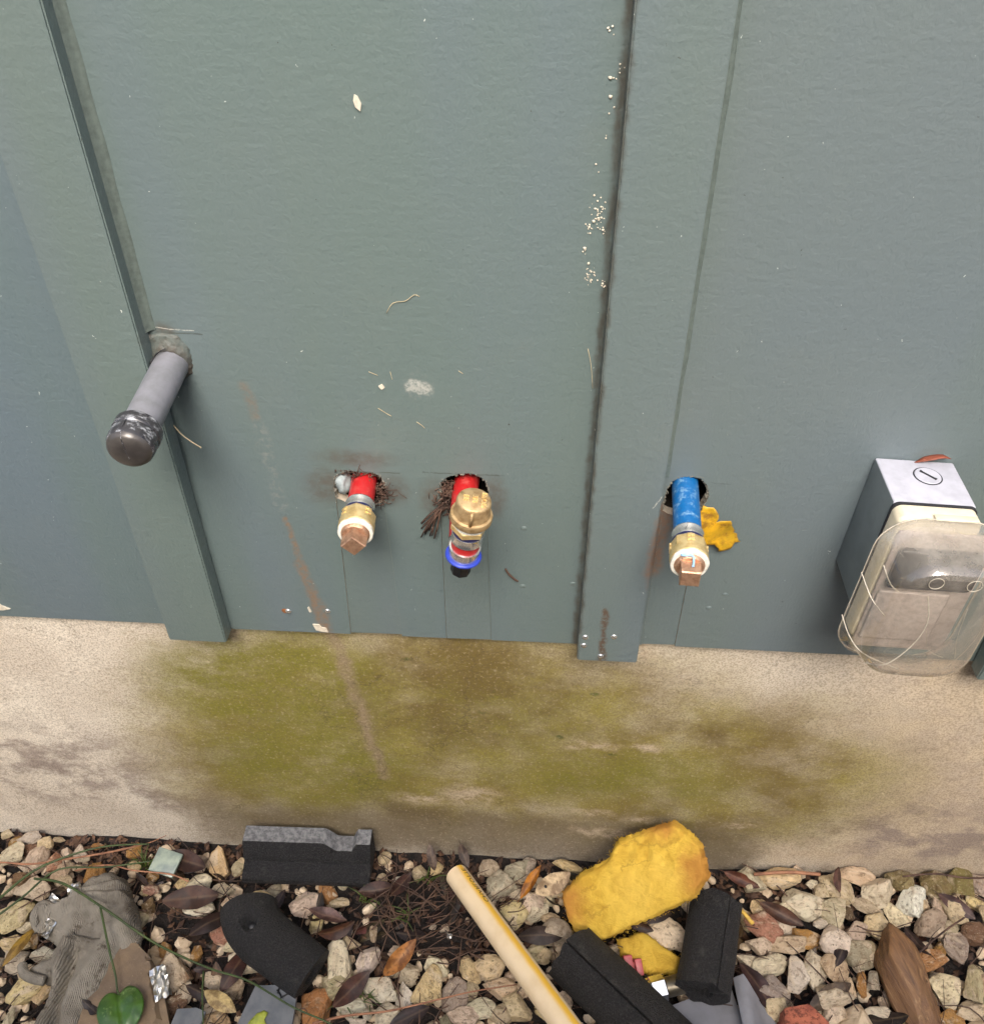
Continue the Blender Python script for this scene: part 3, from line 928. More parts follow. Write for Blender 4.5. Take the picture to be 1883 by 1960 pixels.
for i in range(len(xs) - 1):
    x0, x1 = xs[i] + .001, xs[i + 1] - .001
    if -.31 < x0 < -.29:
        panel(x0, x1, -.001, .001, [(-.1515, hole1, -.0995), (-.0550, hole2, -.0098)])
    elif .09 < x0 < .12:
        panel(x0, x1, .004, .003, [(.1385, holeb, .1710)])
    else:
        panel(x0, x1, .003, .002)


def patch(hole, sl, sr, zb, proud, dl=.0, dr=.0):
    """cut strip set back below a pipe hole"""
    g = .0003
    lo = [hole[0], hole[-1]]
    out = [(sl + g, zb), (sr - g, zb + .001), (hole[-1][0] - g, hole[-1][1] - .001)]
    n = 6
    for k in range(1, n):
        t = k / n
        out.append((hole[-1][0] + (hole[0][0] - hole[-1][0]) * t, hole[-1][1] + (hole[0][1] - hole[-1][1]) * t - .009 * math.sin(math.pi * t) + rng.uniform(-.001, .001)))
    out.append((hole[0][0] + g, hole[0][1] - .001))
    return prism('siding_patch', out, proud, .011, sid, wall)


patch(hole1, -.1515, -.0995, .001, .0010)
patch(hole2, -.0550, -.0098, -.0005, .0006)
patch(holeb, .1385, .1710, .004, .0012)
for k, (bx, bw) in enumerate(BAT):
    zb = [.0, .0, -.001, -.002, -.003, 0, 0][k]
    bm = bmesh.new()
    bmesh.ops.create_cube(bm, size=1)
    for v in bm.verts: v.co = Vector((bx + bw / 2 + v.co.x * bw, -TH / 2 - .0003 + v.co.y * (TH - .0006), (zb + TOP) / 2 + v.co.z * (TOP - zb)))
    bmesh.ops.bevel(bm, geom=list(bm.edges), offset=.0012, segments=2, affect='EDGES')
    bat = sharp(bm_obj('batten', bm, M['siding'], wall, True), 50)
# painted caulk fillet along the batten sides
for bx, side in ((.075 + .0582, 1), (-.3314 + .0582, 1), (-.3314, -1)):
    prof = [(0, -.0060), (.0018, -.0030), (.0042, -.0008), (.0062, -.0002), (.0062, .0005), (-.001, .0005), (-.001, -.006)]
    vs, fs = [], []
    N = 60
    z_lo = .215 if abs(bx - .1332) < .001 else .004
    if abs(bx + .2732) < .001: z_lo = .34
    for i in range(N + 1):
        z = z_lo + (1.2 - z_lo) * i / N
        w = 1 + .35 * noise.noise((bx * 30, z * 22, 3)) if side > 0 else .6
        for a, b in prof: vs.append((bx + side * a * w, b, z))
    m = len(prof)
    for i in range(N):
        for j in range(m):
            q = (i * m + j, i * m + (j + 1) % m, (i + 1) * m + (j + 1) % m, (i + 1) * m + j)
            fs.append(q if side < 0 else q[::-1])
    obj('caulk_bead', vs, fs, M['caulk'], wall)
prism('sheathing', [(-1.55, -.0), (1.65, -.0), (1.65, TOP), (-1.55, TOP)], .062, .15, [M['cavity']], wall)
prism('cavity_floor', [(-1.5, -.004), (1.6, -.004), (1.6, .006), (-1.5, .006)], .0135, .060, [M['cavity']], wall)


def dome(name, x, z, y, r, h, mat, parent, squash=1.0):
    vs, fs = [], []
    n = 10
    rings = [(1, 0), (.9, .45), (.6, .85), (.0, 1)]
    for rr, hh in rings[:-1]:
        for i in range(n):
            a = 2 * math.pi * i / n
            k = 1 + .15 * noise.noise((x * 100 + math.cos(a), z * 100 + math.sin(a), 0))
            vs.append((x + r * rr * k * math.cos(a), y - h * hh, z + r * rr * k * math.sin(a) * squash))
    vs.append((x, y - h, z))
    for k in range(2):
        for i in range(n):
            j = (i + 1) % n
            fs.append((k * n + i, k * n + j, (k + 1) * n + j, (k + 1) * n + i))
    for i in range(n): fs.append((2 * n + i, 2 * n + (i + 1) % n, 3 * n))
    return obj(name, vs, fs, mat, parent)


for x, z, y in ((-.2108, .0290, 0), (-.1712, .0317, 0), (.0811, .0323, -TH), (.1082, .0349, -TH), (.0805, .0205, -TH), (.0975, .0060, -TH)):
    dome('nail_head', x, z, y, .0032, .0016, M['nail'], wall)
for x, z, y in ((.0197, .0784, 0), (.0665, .0843, 0), (.0195, .151, 0), (.208, .079, 0), (.196, .060, 0)):
    dome('paint_blister', x, z, y, .0030, .0006, M['siding'], wall, .8)
dome('rust_stain', -.2140, .0292, .0008, .0046, .0012, M['rust'], wall)


def chip(pts, y, parent, mat, th=.0012, name='paint_chip'):
    return prism(name, pts, y - th, y, [mat], parent)


chip([(-.520, .036), (-.5115, .026), (-.505, .018), (-.4985, .0145), (-.507, .012), (-.522, .0125)], 0, wall, M['chip'])
chip([(-.1885, .0125), (-.186, .0040), (-.1785, .0022), (-.174, .0015), (-.1755, .0075), (-.180, .0085), (-.182, .0125)], 0, wall, M['chip'])
chip([(-.1905, .036), (-.1893, .030), (-.187, .0305), (-.189, .0375)], 0, wall, M['chip'])
chip([(-.0955, .5135), (-.0935, .5125), (-.0915, .508), (-.0925, .5035), (-.0955, .506), (-.0965, .510)], 0, wall, M['chip'])
chip([(-.0985, .2955), (-.0955, .2975), (-.0935, .2945), (-.0960, .2925)], 0, wall, M['chip'])

# crumbs caught beside the middle batten (insect casings), and fibres on the paint
crumbs = Bag()
ico = []
bm = bmesh.new(); bmesh.ops.create_icosphere(bm, subdivisions=1, radius=1)
ICO_V = [v.co.copy() for v in bm.verts]; ICO_F = [[v.index for v in f.verts] for f in bm.faces]; bm.free()
cz_all = [(.505, 8), (.545, 16), (.515, 14), (.487, 9), (.466, 8), (.458, 10), (.440, 26), (.432, 20), (.408, 12), (.392, 26), (.383, 22), (.375, 22), (.366, 24), (.355, 14), (.34, 6), (.318, 6), (.300, 6), (.28, 8), (.262, 4), (.24, 4)]
cz = []
for z, k in cz_all:
    if z > .385:
        for q in range(max(1, k // 6)): cz.append((z + rng.gauss(0, .006), k // 3, .0645 + rng.gauss(0, .0035) - (.003 if z < .45 else 0)))
for z, k, xc in cz:
    for i in range(k):
        r = rng.uniform(.00025, .0008) * (1.7 if rng.random() < .12 else 1)
        x = xc + rng.gauss(0, .0017)
        zz = z + rng.gauss(0, .0020)
        x = min(x, .0735)
        crumbs.add([Vector((x, -r * .5, zz)) + v * r * rng.uniform(.7, 1.2) for v in ICO_V], ICO_F)
cr = crumbs.build('insect_casings', M['chip'], None, False)
tag(cr, 'crumbly pale insect casings scattered beside the middle batten', 'debris', kind='stuff')
rimc = Bag()                                         # crumbled cement and old sealant round the cut holes
for hole, dens in ((hole1, 1.0), (hole2, .8), (holeb, 1.0)):
    for a, b in zip(hole[:-1], hole[1:]):
        n_ = int(math.hypot(b[0] - a[0], b[1] - a[1]) / .00045 * dens)
        for q in range(n_):
            t_ = rng.random()
            r = rng.uniform(.0004, .0015)
            cx = (hole[0][0] + hole[-1][0]) / 2
            x, z = a[0] + (b[0] - a[0]) * t_, a[1] + (b[1] - a[1]) * t_
            out_ = rng.gauss(.0003, .0009)
            dx, dz = x - cx, z - .190
            L_ = math.hypot(dx, dz) or 1
            x += dx / L_ * out_; z += dz / L_ * out_
            rimc.add([Vector((x, rng.uniform(-.0003, .004), z)) + Vector((v.x, v.y * .6, v.z)) * r * rng.uniform(.6, 1.3) for v in ICO_V], ICO_F)
tag(rimc.build('crumbled_rim', M['rim'], wall, False), kind='stuff')
webs = Bag()
for path in ([(-.0870, -.0006, .360), (-.0815, -.001, .3685), (-.0720, -.001, .3705), (-.0655, -.001, .3755), (-.0615, -.0006, .3742)],
             [(.0640, -.0008, .335), (.0672, -.002, .322), (.0700, -.001, .300)],
             [(-.105, -.0006, .3085), (-.098, -.0008, .3055)], [(-.088, -.0006, .309), (-.0868, -.0008, .302)],
             [(-.070, -.0006, .2625), (-.066, -.001, .2595), (-.0635, -.0008, .2565)],
             [(-.1005, -.0006, .2745), (-.094, -.001, .270), (-.090, -.0008, .2672)],
             [(-.0345, -.0006, .3120), (-.031, -.0008, .3095)]):
    webs.add(*tube_data(spline(path, 3), .00022, 4))
tag(webs.build('wall_fibres', M['straw']), 'thin pale fibres and cobweb strands stuck on the paint', 'debris', kind='stuff')

# ------------------------------------------------------------------ foundation
fo = []
nx, nz = 150, 26
vs, fs = [], []
X0, X1 = -1.55, 1.65
for j in range(nz + 1):
    for i in range(nx + 1):
        x = X0 + (X1 - X0) * i / nx
        z = .02 - .52 * j / nz
        y = .0125 + .0016 * noise.noise((x * 6, z * 9, 1)) + .0006 * noise.noise((x * 30, z * 40, 5))
        y -= .004 * max(0, (-.36 - z) / .1) ** 1.5
        y = max(y, .0120) if z > -.02 else y
        vs.append((x, y, z))
for j in range(nz):
    for i in range(nx):
        a = j * (nx + 1) + i
        fs.append((a, a + nx + 1, a + nx + 2, a + 1))
o = len(vs)
vs += [(X0, .30, .02), (X1, .30, .02), (X0, .30, -.5), (X1, .30, -.5)]
fs.append((0, nx, o + 1, o)); fs.append((0, o, o + 2, nz * (nx + 1))); fs.append((nx, nz * (nx + 1) + nx, o + 3, o + 1)); fs.append((o, o + 1, o + 3, o + 2))
found = obj('concrete_foundation', vs, fs, M['concrete'])
tag(found, 'stained concrete foundation strip with green algae below the siding', 'foundation')

# ================================================================== pipes
# --- grey steel stub with rubber cap
gp = empty('capped_steel_pipe', frame((-.2616, .03, .3135), (.0024, -.13, -.010)))
tag(gp, 'grey painted steel pipe stub with black rubber cap beside the left batten', 'pipe')
lathe('pipe', [(.0134, 0), (.0134, .130)], M['steel_paint'], gp, 48, .012)
lathe('sealant_ring', [(.0134, .1095), (.0150, .1100), (.0152, .1120), (.0134, .1125)], M['cream_ring'], gp, 40, .05)
cap = lathe('cap', [(.0136, .1115), (.0166, .1115), (.0175, .1126), (.0177, .1200), (.0174, .1212), (.0168, .1218), (.0170, .1232), (.0172, .1300), (.0168, .1330), (.0160, .1346)], M['rubber_cap'], gp, 48, .02)
lathe('cap_dome', [(.0161, .1344), (.0150, .1366), (.0128, .1384), (.0090, .1398), (.0045, .1405), (.0, .1407)], M['cap_dome'], cap, 48, .01, 80)
sv, sf = tube_data(spline([(-.0010, .0176, .1130), (-.001, .0176, .1200), (-.0012, .0172, .1300), (-.001, .0140, .1374), (0, .0080, .1401), (.001, -.004, .1406)], 5), .00035, 5)
obj('mould_seam', sv, sf, M['rubber_cap'], cap)
# caulk collar at the wall, smeared up to the batten
cv, cf = slab_data([(-.0170, -.010), (-.0175, .012), (-.0150, .0235), (-.002, .0260), (.009, .0245), (.0155, .015), (.0170, .002), (.0150, -.0115), (.004, -.0155), (-.010, -.0150)], .0022,
                   lambda x, y, d: (min(1, d / .006) ** .6) * (.0012 + .0040 * math.exp(-((math.hypot(x, y) - .0134) / .0050) ** 2)) + .0010 * noise.noise((x * 300, y * 300, 0)),
                   lambda x, y, d: -.004, .0008, 4)
ck = obj('caulk_collar', cv, cf, M['caulk_dirty'], gp)
ck.matrix_basis = Matrix.Translation((0, 0, .030))
kv, kf = tube_data(spline([(.0010, .0175, .0368), (-.0045, .0150, .0385), (-.0085, .0118, .0400), (-.0118, .0078, .0440)], 4), [.0003] + [.0006] * 11 + [.0002], 5)
obj('crack', kv, kf, M['black_plastic'], gp)


def stub(name, origin, direction, pipe_mat, l_pipe, turn, label, drip=False):
    """PEX stub: pipe, crimp ring, band, brass adapter, thread tape, square-headed plug"""
    g = empty(name, frame(origin, direction))
    tag(g, label, 'pipe')
    L = .03 + l_pipe
    lathe('pipe', [(.0111, -.02), (.0111, L + .006)], pipe_mat, g, 40, .01)
    lathe('crimp_ring', [(.0112, L - .001), (.0121, L - .0006), (.0127, L + .001), (.0121, L + .0030), (.0119, L + .0065), (.0125, L + .0088), (.0121, L + .0103), (.011, L + .0106)], M['steel'], g, 48)
    lathe('insert_band', [(.0108, L + .0104), (.0130, L + .0106), (.0130, L + .0130), (.0108, L + .0132)], M['navy_plastic'], g, 40)
    L2 = L + .0128
    ad = lathe('brass_adapter', [(.0112, L2), (.0137, L2 + .0004), (.0144, L2 + .002), (.0144, L2 + .011), (.0150, L2 + .0118), (.0150, L2 + .0185), (.0144, L2 + .0198), (.010, L2 + .0200)], M['brass'], g, 48, 0, 18, lambda a, k: (math.cos(math.pi / 8) / math.cos((a + turn) % (math.pi / 4) - math.pi / 8) * 1.03) if k in (1, 2, 3) else 1)
    for k in range(4):                               # flats and cast marks round the adapter
        a = turn + math.pi / 4 + k * math.pi / 2
        for dz in (.0035, .0078):
            bx = bmesh.new(); bmesh.ops.create_cube(bx, size=1)
            mt = Matrix.Rotation(a, 4, 'Z') @ Matrix.Translation((.0143, 0, L2 + dz)) @ Matrix.Diagonal((.0012, .0052, .0024, 1))
            bmesh.ops.transform(bx, matrix=mt, verts=bx.verts)
            bm_obj('cast_mark', bx, M['brass'], ad)
    lathe('thread_tape', [(.0108, L2 + .0196), (.0146, L2 + .0198), (.0149, L2 + .0212), (.0142, L2 + .0228), (.0118, L2 + .0232)], M['tape'], g, 48, .05)
    pg = lathe('plug', [(.0120, L2 + .0225), (.0118, L2 + .0238), (.0102, L2 + .0258), (.0086, L2 + .0262)], M['bronze'], g, 40)
    hexring('plug_head', .0104, L2 + .0245, L2 + .0385, M['bronze'], pg, .0010, 4, turn)
    if drip:
        dv, df = tube_data(spline([(-.008, .0112, L2 + .0242), (-.003, .0122, L2 + .0246), (.001, .0118, L2 + .0252), (.0018, .0092, L2 + .0285), (.0012, .0083, L2 + .0330)], 4), [.0008, .0012, .0014, .0014, .0013, .0012, .0011, .0010, .001, .001, .001, .001, .001, .0010, .0010, .0011, .0009], 6)
        obj('sealant_drip', dv, df, M['sealant_blue'], g)
    return g


stub('red_pipe_stub', (-.1222, .03, .1935), (.005, -.08, -.0015), M['pex_red'], .0255, math.pi / 2, 'red plastic pipe stub with brass adapter and diamond-turned square plug')
stub('blue_pipe_stub', (.1560, .03, .2045), (-.0066, -.11, -.001), M['pex_blue'], .0585, math.pi / 4, 'blue plastic pipe stub with brass adapter and square bronze plug', True)

# white foam stuffed beside the red pipe
bm = bmesh.new(); bmesh.ops.create_icosphere(bm, subdivisions=4, radius=1)
for v in bm.verts:
    n_ = 1 + .22 * noise.noise(v.co * 1.6 + Vector((3, 1, 2)))
    v.co = Vector((-.1395 + v.co.x * .0068 * n_, .008 + v.co.y * .010 * n_, .1905 + v.co.z * .0125 * n_))
tag(bm_obj('foam_plug', bm, M['foam_white'], None, True), 'whitish foam filler squeezed in the hole left of the red pipe', 'filler')

# --- red pipe with riser and cast brass cap
el = Vector((-.0265, -.089, .193))
up = Vector((.0110, -.0060, .0680)).normalized()
rp = empty('capped_pipe_riser', frame(el, up, (0, 1, 0)))
tag(rp, 'red pipe with black elbow turned up into a round brass cap', 'pipe')
inv = rp.matrix_world.inverted()
pth = spline([(-.030, .055, .190), (-.032, .01, .190), (-.031, -.03, .1905), (-.0285, -.062, .192), (el.x, -.074, .193)], 6)
tube('pipe', [inv @ p for p in pth], .0111, M['pex_red'], rp, 32)
cr_p = [inv @ Vector(p) for p in ((-.0282, -.066, .1922), (-.0278, -.070, .1925), (-.0272, -.0775, .193), (-.0270, -.0785, .193))]
tube('crimp_ring', cr_p, [.0119, .0126, .0126, .0119], M['steel'], rp, 36)
elb = spline([inv @ Vector((-.0270, -.077, .193)), Vector((0, .004, -.0006)), Vector((0, 0, .0005)), Vector((0, 0, .009))], 6)
tube('elbow', elb, .0082, M['black_plastic'], rp, 24)
hexring('elbow_boss', .0080, -.0135, .004, M['black_plastic'], rp, .0018, 8)
n = 36
vs, fs = [], []
for i in range(n):
    a = 2 * math.pi * i / n
    for j in range(10):
        b = 2 * math.pi * j / 10
        rr = .0125 + .0019 * math.cos(b)
        vs.append((rr * math.cos(a), rr * math.sin(a), .0075 + .0015 * math.sin(b)))
for i in range(n):
    for j in range(10):
        fs.append((i * 10 + j, ((i + 1) % n) * 10 + j, ((i + 1) % n) * 10 + (j + 1) % 10, i * 10 + (j + 1) % 10))
obj('blue_ring', vs, fs, M['blue_plastic'], rp)
lathe('crimp_ring', [(.0100, .0082), (.0118, .0086), (.0122, .0110), (.0120, .0165), (.0124, .0182), (.0108, .0186)], M['steel'], rp, 48)
lathe('riser_pipe', [(.0111, .012), (.0111, .034)], M['pex_red'], rp, 40)
lathe('crimp_ring', [(.0108, .0262), (.0124, .0266), (.0120, .0290), (.0120, .0335), (.0124, .0350), (.0108, .0354)], M['steel'], rp, 48)
lathe('insert_band', [(.0100, .0352), (.0121, .0354), (.0121, .0376), (.0100, .0378)], M['navy_plastic'], rp, 40)
hexring('hex_collar', .0140, .0376, .0440, M['brass'], rp, .0010, 6, .25)
lathe('thread_tape', [(.0100, .0438), (.0128, .0440), (.0126, .0500), (.0100, .0502)], M['tape'], rp, 40, .04)
bc = lathe('brass_cap', [(.0120, .0492), (.0154, .0492), (.0161, .0502), (.0161, .0542), (.0157, .0554), (.0140, .0560), (.0135, .0572), (.0131, .0672), (.0126, .0690), (.0114, .0700), (.0, .0702)], M['brass_cast'], rp, 56, .006, 42)
bx = bmesh.new(); bmesh.ops.create_cube(bx, size=1)
toward = -math.pi / 2                                # the rib faces the camera
bmesh.ops.transform(bx, matrix=Matrix.Rotation(R(-90), 4, 'Z') @ Matrix.Translation((.0140, 0, .0618)) @ Matrix.Diagonal((.0030, .0028, .0145, 1)), verts=bx.verts)
bmesh.ops.bevel(bx, geom=list(bx.edges), offset=.0006, segments=2, affect='EDGES')
bm_obj('cap_rib', bx, M['brass_cast'], bc, True)
# raised lettering cast on the cap
inv3 = rp.matrix_world.to_3x3().inverted()
right = inv3 @ Vector((1, 0, 0)); right.z = 0; right.normalize()
fwd = Vector((-right.y, right.x, 0))
if (inv3 @ Vector((0, 1, 0))).dot(fwd) < 0: fwd = -fwd
LET = Bag()
for body, off, sz in (('LAOU', .0070, .0056), ('3/4', .0004, .0056), ('FE', -.0062, .0060)):
    tv, tf = text_mesh(body, sz, .0009)
    # each line runs away from the reader's top towards the rib, letter tops to the right
    LET.add([right * (off + v.y) - fwd * v.x + Vector((0, 0, .0702 + v.z)) for v in tv], tf)
LET.build('raised_lettering', M['brass'], bc, False)

# dry nest fibres hanging from the second hole and round the first
nest = Bag()
for k in range(120):
    a = Vector((rng.uniform(-.052, -.040), rng.uniform(-.002, .012), rng.uniform(.172, .196)))
    b = a + Vector((rng.uniform(-.012, .010), rng.uniform(-.012, .002), rng.uniform(-.016, .010)))
    nest.add(*tube_data(spline([a, (a + b) / 2 + Vector((rng.gauss(0, .002), -.002, rng.gauss(0, .003))), b], 2), rng.uniform(.0003, .0007), 4))
for k in range(16):
    a = Vector((rng.uniform(-.055, -.047), -.002, rng.uniform(.172, .180)))
    b = a + Vector((rng.uniform(-.020, -.006), rng.uniform(-.008, -.001), rng.uniform(-.036, -.018)))
    nest.add(*tube_data(spline([a, (a + b) / 2 + Vector((rng.gauss(0, .002), -.003, .004)), b], 3), rng.uniform(.0005, .0011), 4))
tag(nest.build('nest_fibres', M['twig']), 'tuft of dry brown nest fibres sticking out left of the brass cap', 'nest', kind='stuff')
lint = Bag()
for k in range(150):
    s_ = rng.random() < .55
    a = Vector((rng.gauss(-.1035, .0045), rng.uniform(-.003, .006), rng.gauss(.190 if s_ else .178, .006))) if rng.random() < .75 else Vector((rng.gauss(-.127, .008), rng.uniform(-.002, .004), rng.uniform(.203, .209)))
    b = a + Vector((rng.gauss(0, .005), rng.uniform(-.004, .002), rng.gauss(0, .005)))
    lint.add(*tube_data(spline([a, (a + b) / 2 + Vector((rng.gauss(0, .0015), -.001, rng.gauss(0, .0015))), b], 2), rng.uniform(.0002, .0005), 4))
tag(lint.build('dusty_lint', M['twig']), 'brown dusty lint clinging round the hole of the red pipe', 'lint', kind='stuff')

# ------------------------------------------------------------------ straw and leaf on the wall
tag(tube('straw', spline([(-.2735, -.002, .2515), (-.264, -.012, .2500), (-.255, -.017, .2465), (-.2478, -.017, .2405)], 5), [.0005] * 15 + [.0008], M['straw'], None, 6),
    'single pale straw leaning on the siding beneath the grey pipe', 'straw')
tag(tube('dark_stick', spline([(.0035, -.0012, .1010), (.007, -.0015, .0945), (.012, -.0014, .0885), (.0155, -.0012, .0855)], 4), [.0010] * 12 + [.0006], M['twig'], None, 6),
    'short dark stick lying against the siding right of the riser', 'stick')
lp = [(.166, .180), (.172, .189), (.178, .190), (.183, .186), (.1850, .179), (.183, .1755), (.190, .178), (.1955, .175), (.200, .165), (.2095, .1465), (.2035, .1470), (.2005, .1405), (.195, .1395), (.1905, .1405), (.1890, .147), (.178, .149), (.170, .150), (.166, .158), (.165, .168)]
lv, lf = slab_data(lp, .0028, lambda x, y, d: .0045 + .0030 * noise.noise((x * 60, y * 60, 1)) + .004 * math.sin((x - .165) * 90), lambda x, y, d: .0041 + .0030 * noise.noise((x * 60, y * 60, 1)) + .004 * math.sin((x - .165) * 90), .0013, 3)
yl = obj('maple_leaf', [(x, -z - .001, y) for x, y, z in lv], [f[::-1] for f in lf], M['yellow_leaf'])
tag(yl, 'small torn yellow leaf stuck to the siding beside the blue pipe', 'leaf')

# ------------------------------------------------------------------ weatherproof outlet box
bx_root = empty('outlet_box', Matrix.Translation((.332, 0, .242)) @ Matrix.Rotation(R(2.2), 4, 'Y'))
tag(bx_root, 'grey metal outlet box with yellowed clear bubble cover on the right', 'outlet box')
HW, DB = .0312, .0565                                # half width, depth of the metal box
ob = box('metal_box', (-HW, -DB, -.114), (HW, -.0005, 0), M['box_metal'], bx_root, .0016, 3)
ob.data.materials.append(M['box_paint'])
for p_ in ob.data.polygons:                          # the sides were painted with the wall, the top was not
    if abs(p_.normal.x) > .75 or p_.normal.z < -.75: p_.material_index = 1
pk = lathe('threaded_plug', [(.0102, -.0002), (.0102, .0006), (.0098, .0010), (.0, .0011)], M['box_metal'], bx_root, 40)
pk.matrix_basis = Matrix.Translation((.0045, -.0215, 0))
lathe('plug_groove', [(.0104, -.0003), (.0112, .00035), (.0104, .0004)], M['gasket'], pk, 40)
sv = Bag()
a0, b0 = Vector((-.0050, .0050, .0012)), Vector((.0050, -.0050, .0012))
sv.add(*tube_data([a0, a0.lerp(b0, .15), a0.lerp(b0, .85), b0], [.0012, .0009, .0009, .0012], 6))
sv.build('screw_slot', M['gasket'], pk)


def rrect(x0, x1, z0, z1, r, n=6):
    out = []
    for cx, cz, a0 in ((x1 - r, z1 - r, 0), (x0 + r, z1 - r, 90), (x0 + r, z0 + r, 180), (x1 - r, z0 + r, 270)):
        for k in range(n + 1):
            a = R(a0 + 90 * k / n)
            out.append((cx + r * math.cos(a), cz + r * math.sin(a)))
    return out


def loft(name, rings, mat, parent, close_last=True, close_first=False, deg=40):
    """rings: list of (outline, y)"""
    n = len(rings[0][0])
    vs, fs = [], []
    for out, y in rings: vs += [(x, y, z) for x, z in out]
    for k in range(len(rings) - 1):
        for i in range(n):
            j = (i + 1) % n
            fs.append((k * n + i, (k + 1) * n + i, (k + 1) * n + j, k * n + j))
    if close_last: fs.append([(len(rings) - 1) * n + i for i in range(n)][::-1])
    if close_first: fs.append(list(range(n)))
    return sharp(obj(name, vs, fs, mat, parent), deg)


o1 = rrect(-HW - .001, HW + .001, -.1150, .0006, .006)
loft('gasket', [(o1, -DB + .0002), (o1, -DB - .0026)], M['gasket'], bx_root, True, True)
b1 = rrect(-HW - .0004, HW + .0004, -.1340, -.0002, .007)
b2 = rrect(-HW - .0010, HW + .0010, -.1150, .0, .008)
base = loft('cover_base', [(b1, -DB - .0027), (b1, -DB - .0150), (rrect(-HW + .001, HW - .001, -.1325, -.002, .007), -DB - .0175)], M['beige'], bx_root, True, True)
box('hinge_tab', (-.0060, -DB - .0200, .0000), (.0250, -DB - .0140, .0022), M['beige'], base, .0006)
YF = -DB - .0178
box('back_plate', (-.0285, YF - .0030, -.1400), (.0465, YF - .0001, -.0120), M['light_face'], base, .001)
box('receptacle', (-.024, YF - .0085, -.066), (.042, YF - .0031, -.026), M['dark_face'], base, .0045, 4)
box('lower_plate', (-.0260, YF - .0060, -.1270), (.0300, YF - .0031, -.0720), M['light_face'], base, .002, 3)
for zz in (-.054, -.040):
    for xx in (-.0065, .0065):
        box('slot', (xx - .001, YF - .0088, zz - .0035), (xx + .001, YF - .0078, zz + .0035), M['black_plastic'], base, .0003)
# clear bubble cover: rim, side walls, rounded front
CX0, CX1, CZ0, CZ1 = -.0425, .0500, -.1500, .0010
YR = -DB - .0190
rings = []
for ins, y, r in ((0, YR, .030), (.0002, YR - .004, .030), (.0026, YR - .006, .029), (.0050, YR - .026, .028), (.0070, YR - .040, .026), (.0100, YR - .0475, .024), (.0150, YR - .0510, .020)):
    rings.append((rrect(CX0 + ins, CX1 - ins, CZ0 + ins * 2.9, CZ1 - ins * .9, r, 8), y))
cv = loft('clear_cover', rings, M['clear'], bx_root, True, False, 60)
rim = [(x, YR, z) for x, z in rings[0][0]]
tube('cover_rim', rim + [rim[0], rim[1]], .0006, M['clear_edge'], cv, 8)
for pts in ([(-.040, YR - .020, -.030), (-.034, YR - .030, -.040), (-.027, YR - .034, -.044)], [(-.0475, YR - .008, -.050), (-.040, YR - .024, -.062), (-.030, YR - .034, -.070)],
            [(-.0478, YR - .006, -.100), (-.043, YR - .022, -.108), (-.034, YR - .036, -.112), (-.010, YR - .048, -.1135)]):
    tube('moulded_rib', spline(pts, 5), .0005, M['clear_edge'], cv, 6)
tube('hair_crack', spline([(-.016, YR - .0505, -.030), (-.008, YR - .0516, -.055), (-.010, YR - .0516, -.080), (-.022, YR - .0505, -.106), (-.032, YR - .040, -.118)], 6), .00045, M['clear_edge'], cv, 6)
for cx_, cz_ in ((-.015, -.016), (.012, -.016)):
    ring = [(cx_ + .0052 * math.cos(R(a)), YR - .0515, cz_ + .0052 * math.sin(R(a))) for a in range(0, 375, 15)]
    tube('moulded_ring', ring, .0003, M['clear_edge'], cv, 5)
for pts in ([(.020, YR - .045, -.045), (.023, YR - .046, -.075), (.030, YR - .046, -.100)], [(.032, YR - .046, -.035), (.037, YR - .046, -.065), (.034, YR - .046, -.09), (.026, YR - .046, -.112)],
            [(-.002, YR - .046, -.070), (.006, YR - .047, -.090), (.020, YR - .047, -.098)]):
    tube('scuff_line', spline(pts, 6), .00022, M['clear_edge'], cv, 5)
dl = slab_data([(-.008, 0), (0, .004), (.014, .003), (.020, -.001), (.006, -.003)], .003, lambda x, y, d: .0025 + .004 * math.sin(x * 120), lambda x, y, d: .0020 + .004 * math.sin(x * 120))
lo_ = obj('dead_leaf', *dl, M['leaf'])
lo_.color = srgb(140, 62, 44)
lo_.matrix_world = Matrix.Translation((.338, -.004, .2425)) @ Matrix.Scale(1.0, 4)
tag(lo_, 'reddish dry leaf caught behind the top of the outlet box', 'leaf')

# ================================================================== ground
g_v, g_f = [], []
nx, ny = 190, 60


def soil_z(x, y): return gz(x) - .014 + .006 * noise.noise((x * 9, y * 9, 2)) + .004 * noise.noise((x * 40, y * 40, 7))


xsr = [-10, -5, -2.5] + [-1.3 + 2.6 * i / nx for i in range(nx + 1)] + [2.5, 5, 10]
ysr = [-10, -5, -2.5, -1.2] + [-.75 + .79 * j / ny for j in range(ny + 1)]
for y in ysr:
    for x in xsr:
        g_v.append((x, y, soil_z(x, y) if abs(x) < 2 and y > -1 else GZ - .012))
w = len(xsr)
for j in range(len(ysr) - 1):
    for i in range(w - 1):
        g_f.append((j * w + i, j * w + i + 1, (j + 1) * w + i + 1, (j + 1) * w + i))
ground = obj('gravel_bed', g_v, g_f, M['soil'])
tag(ground, kind='structure')

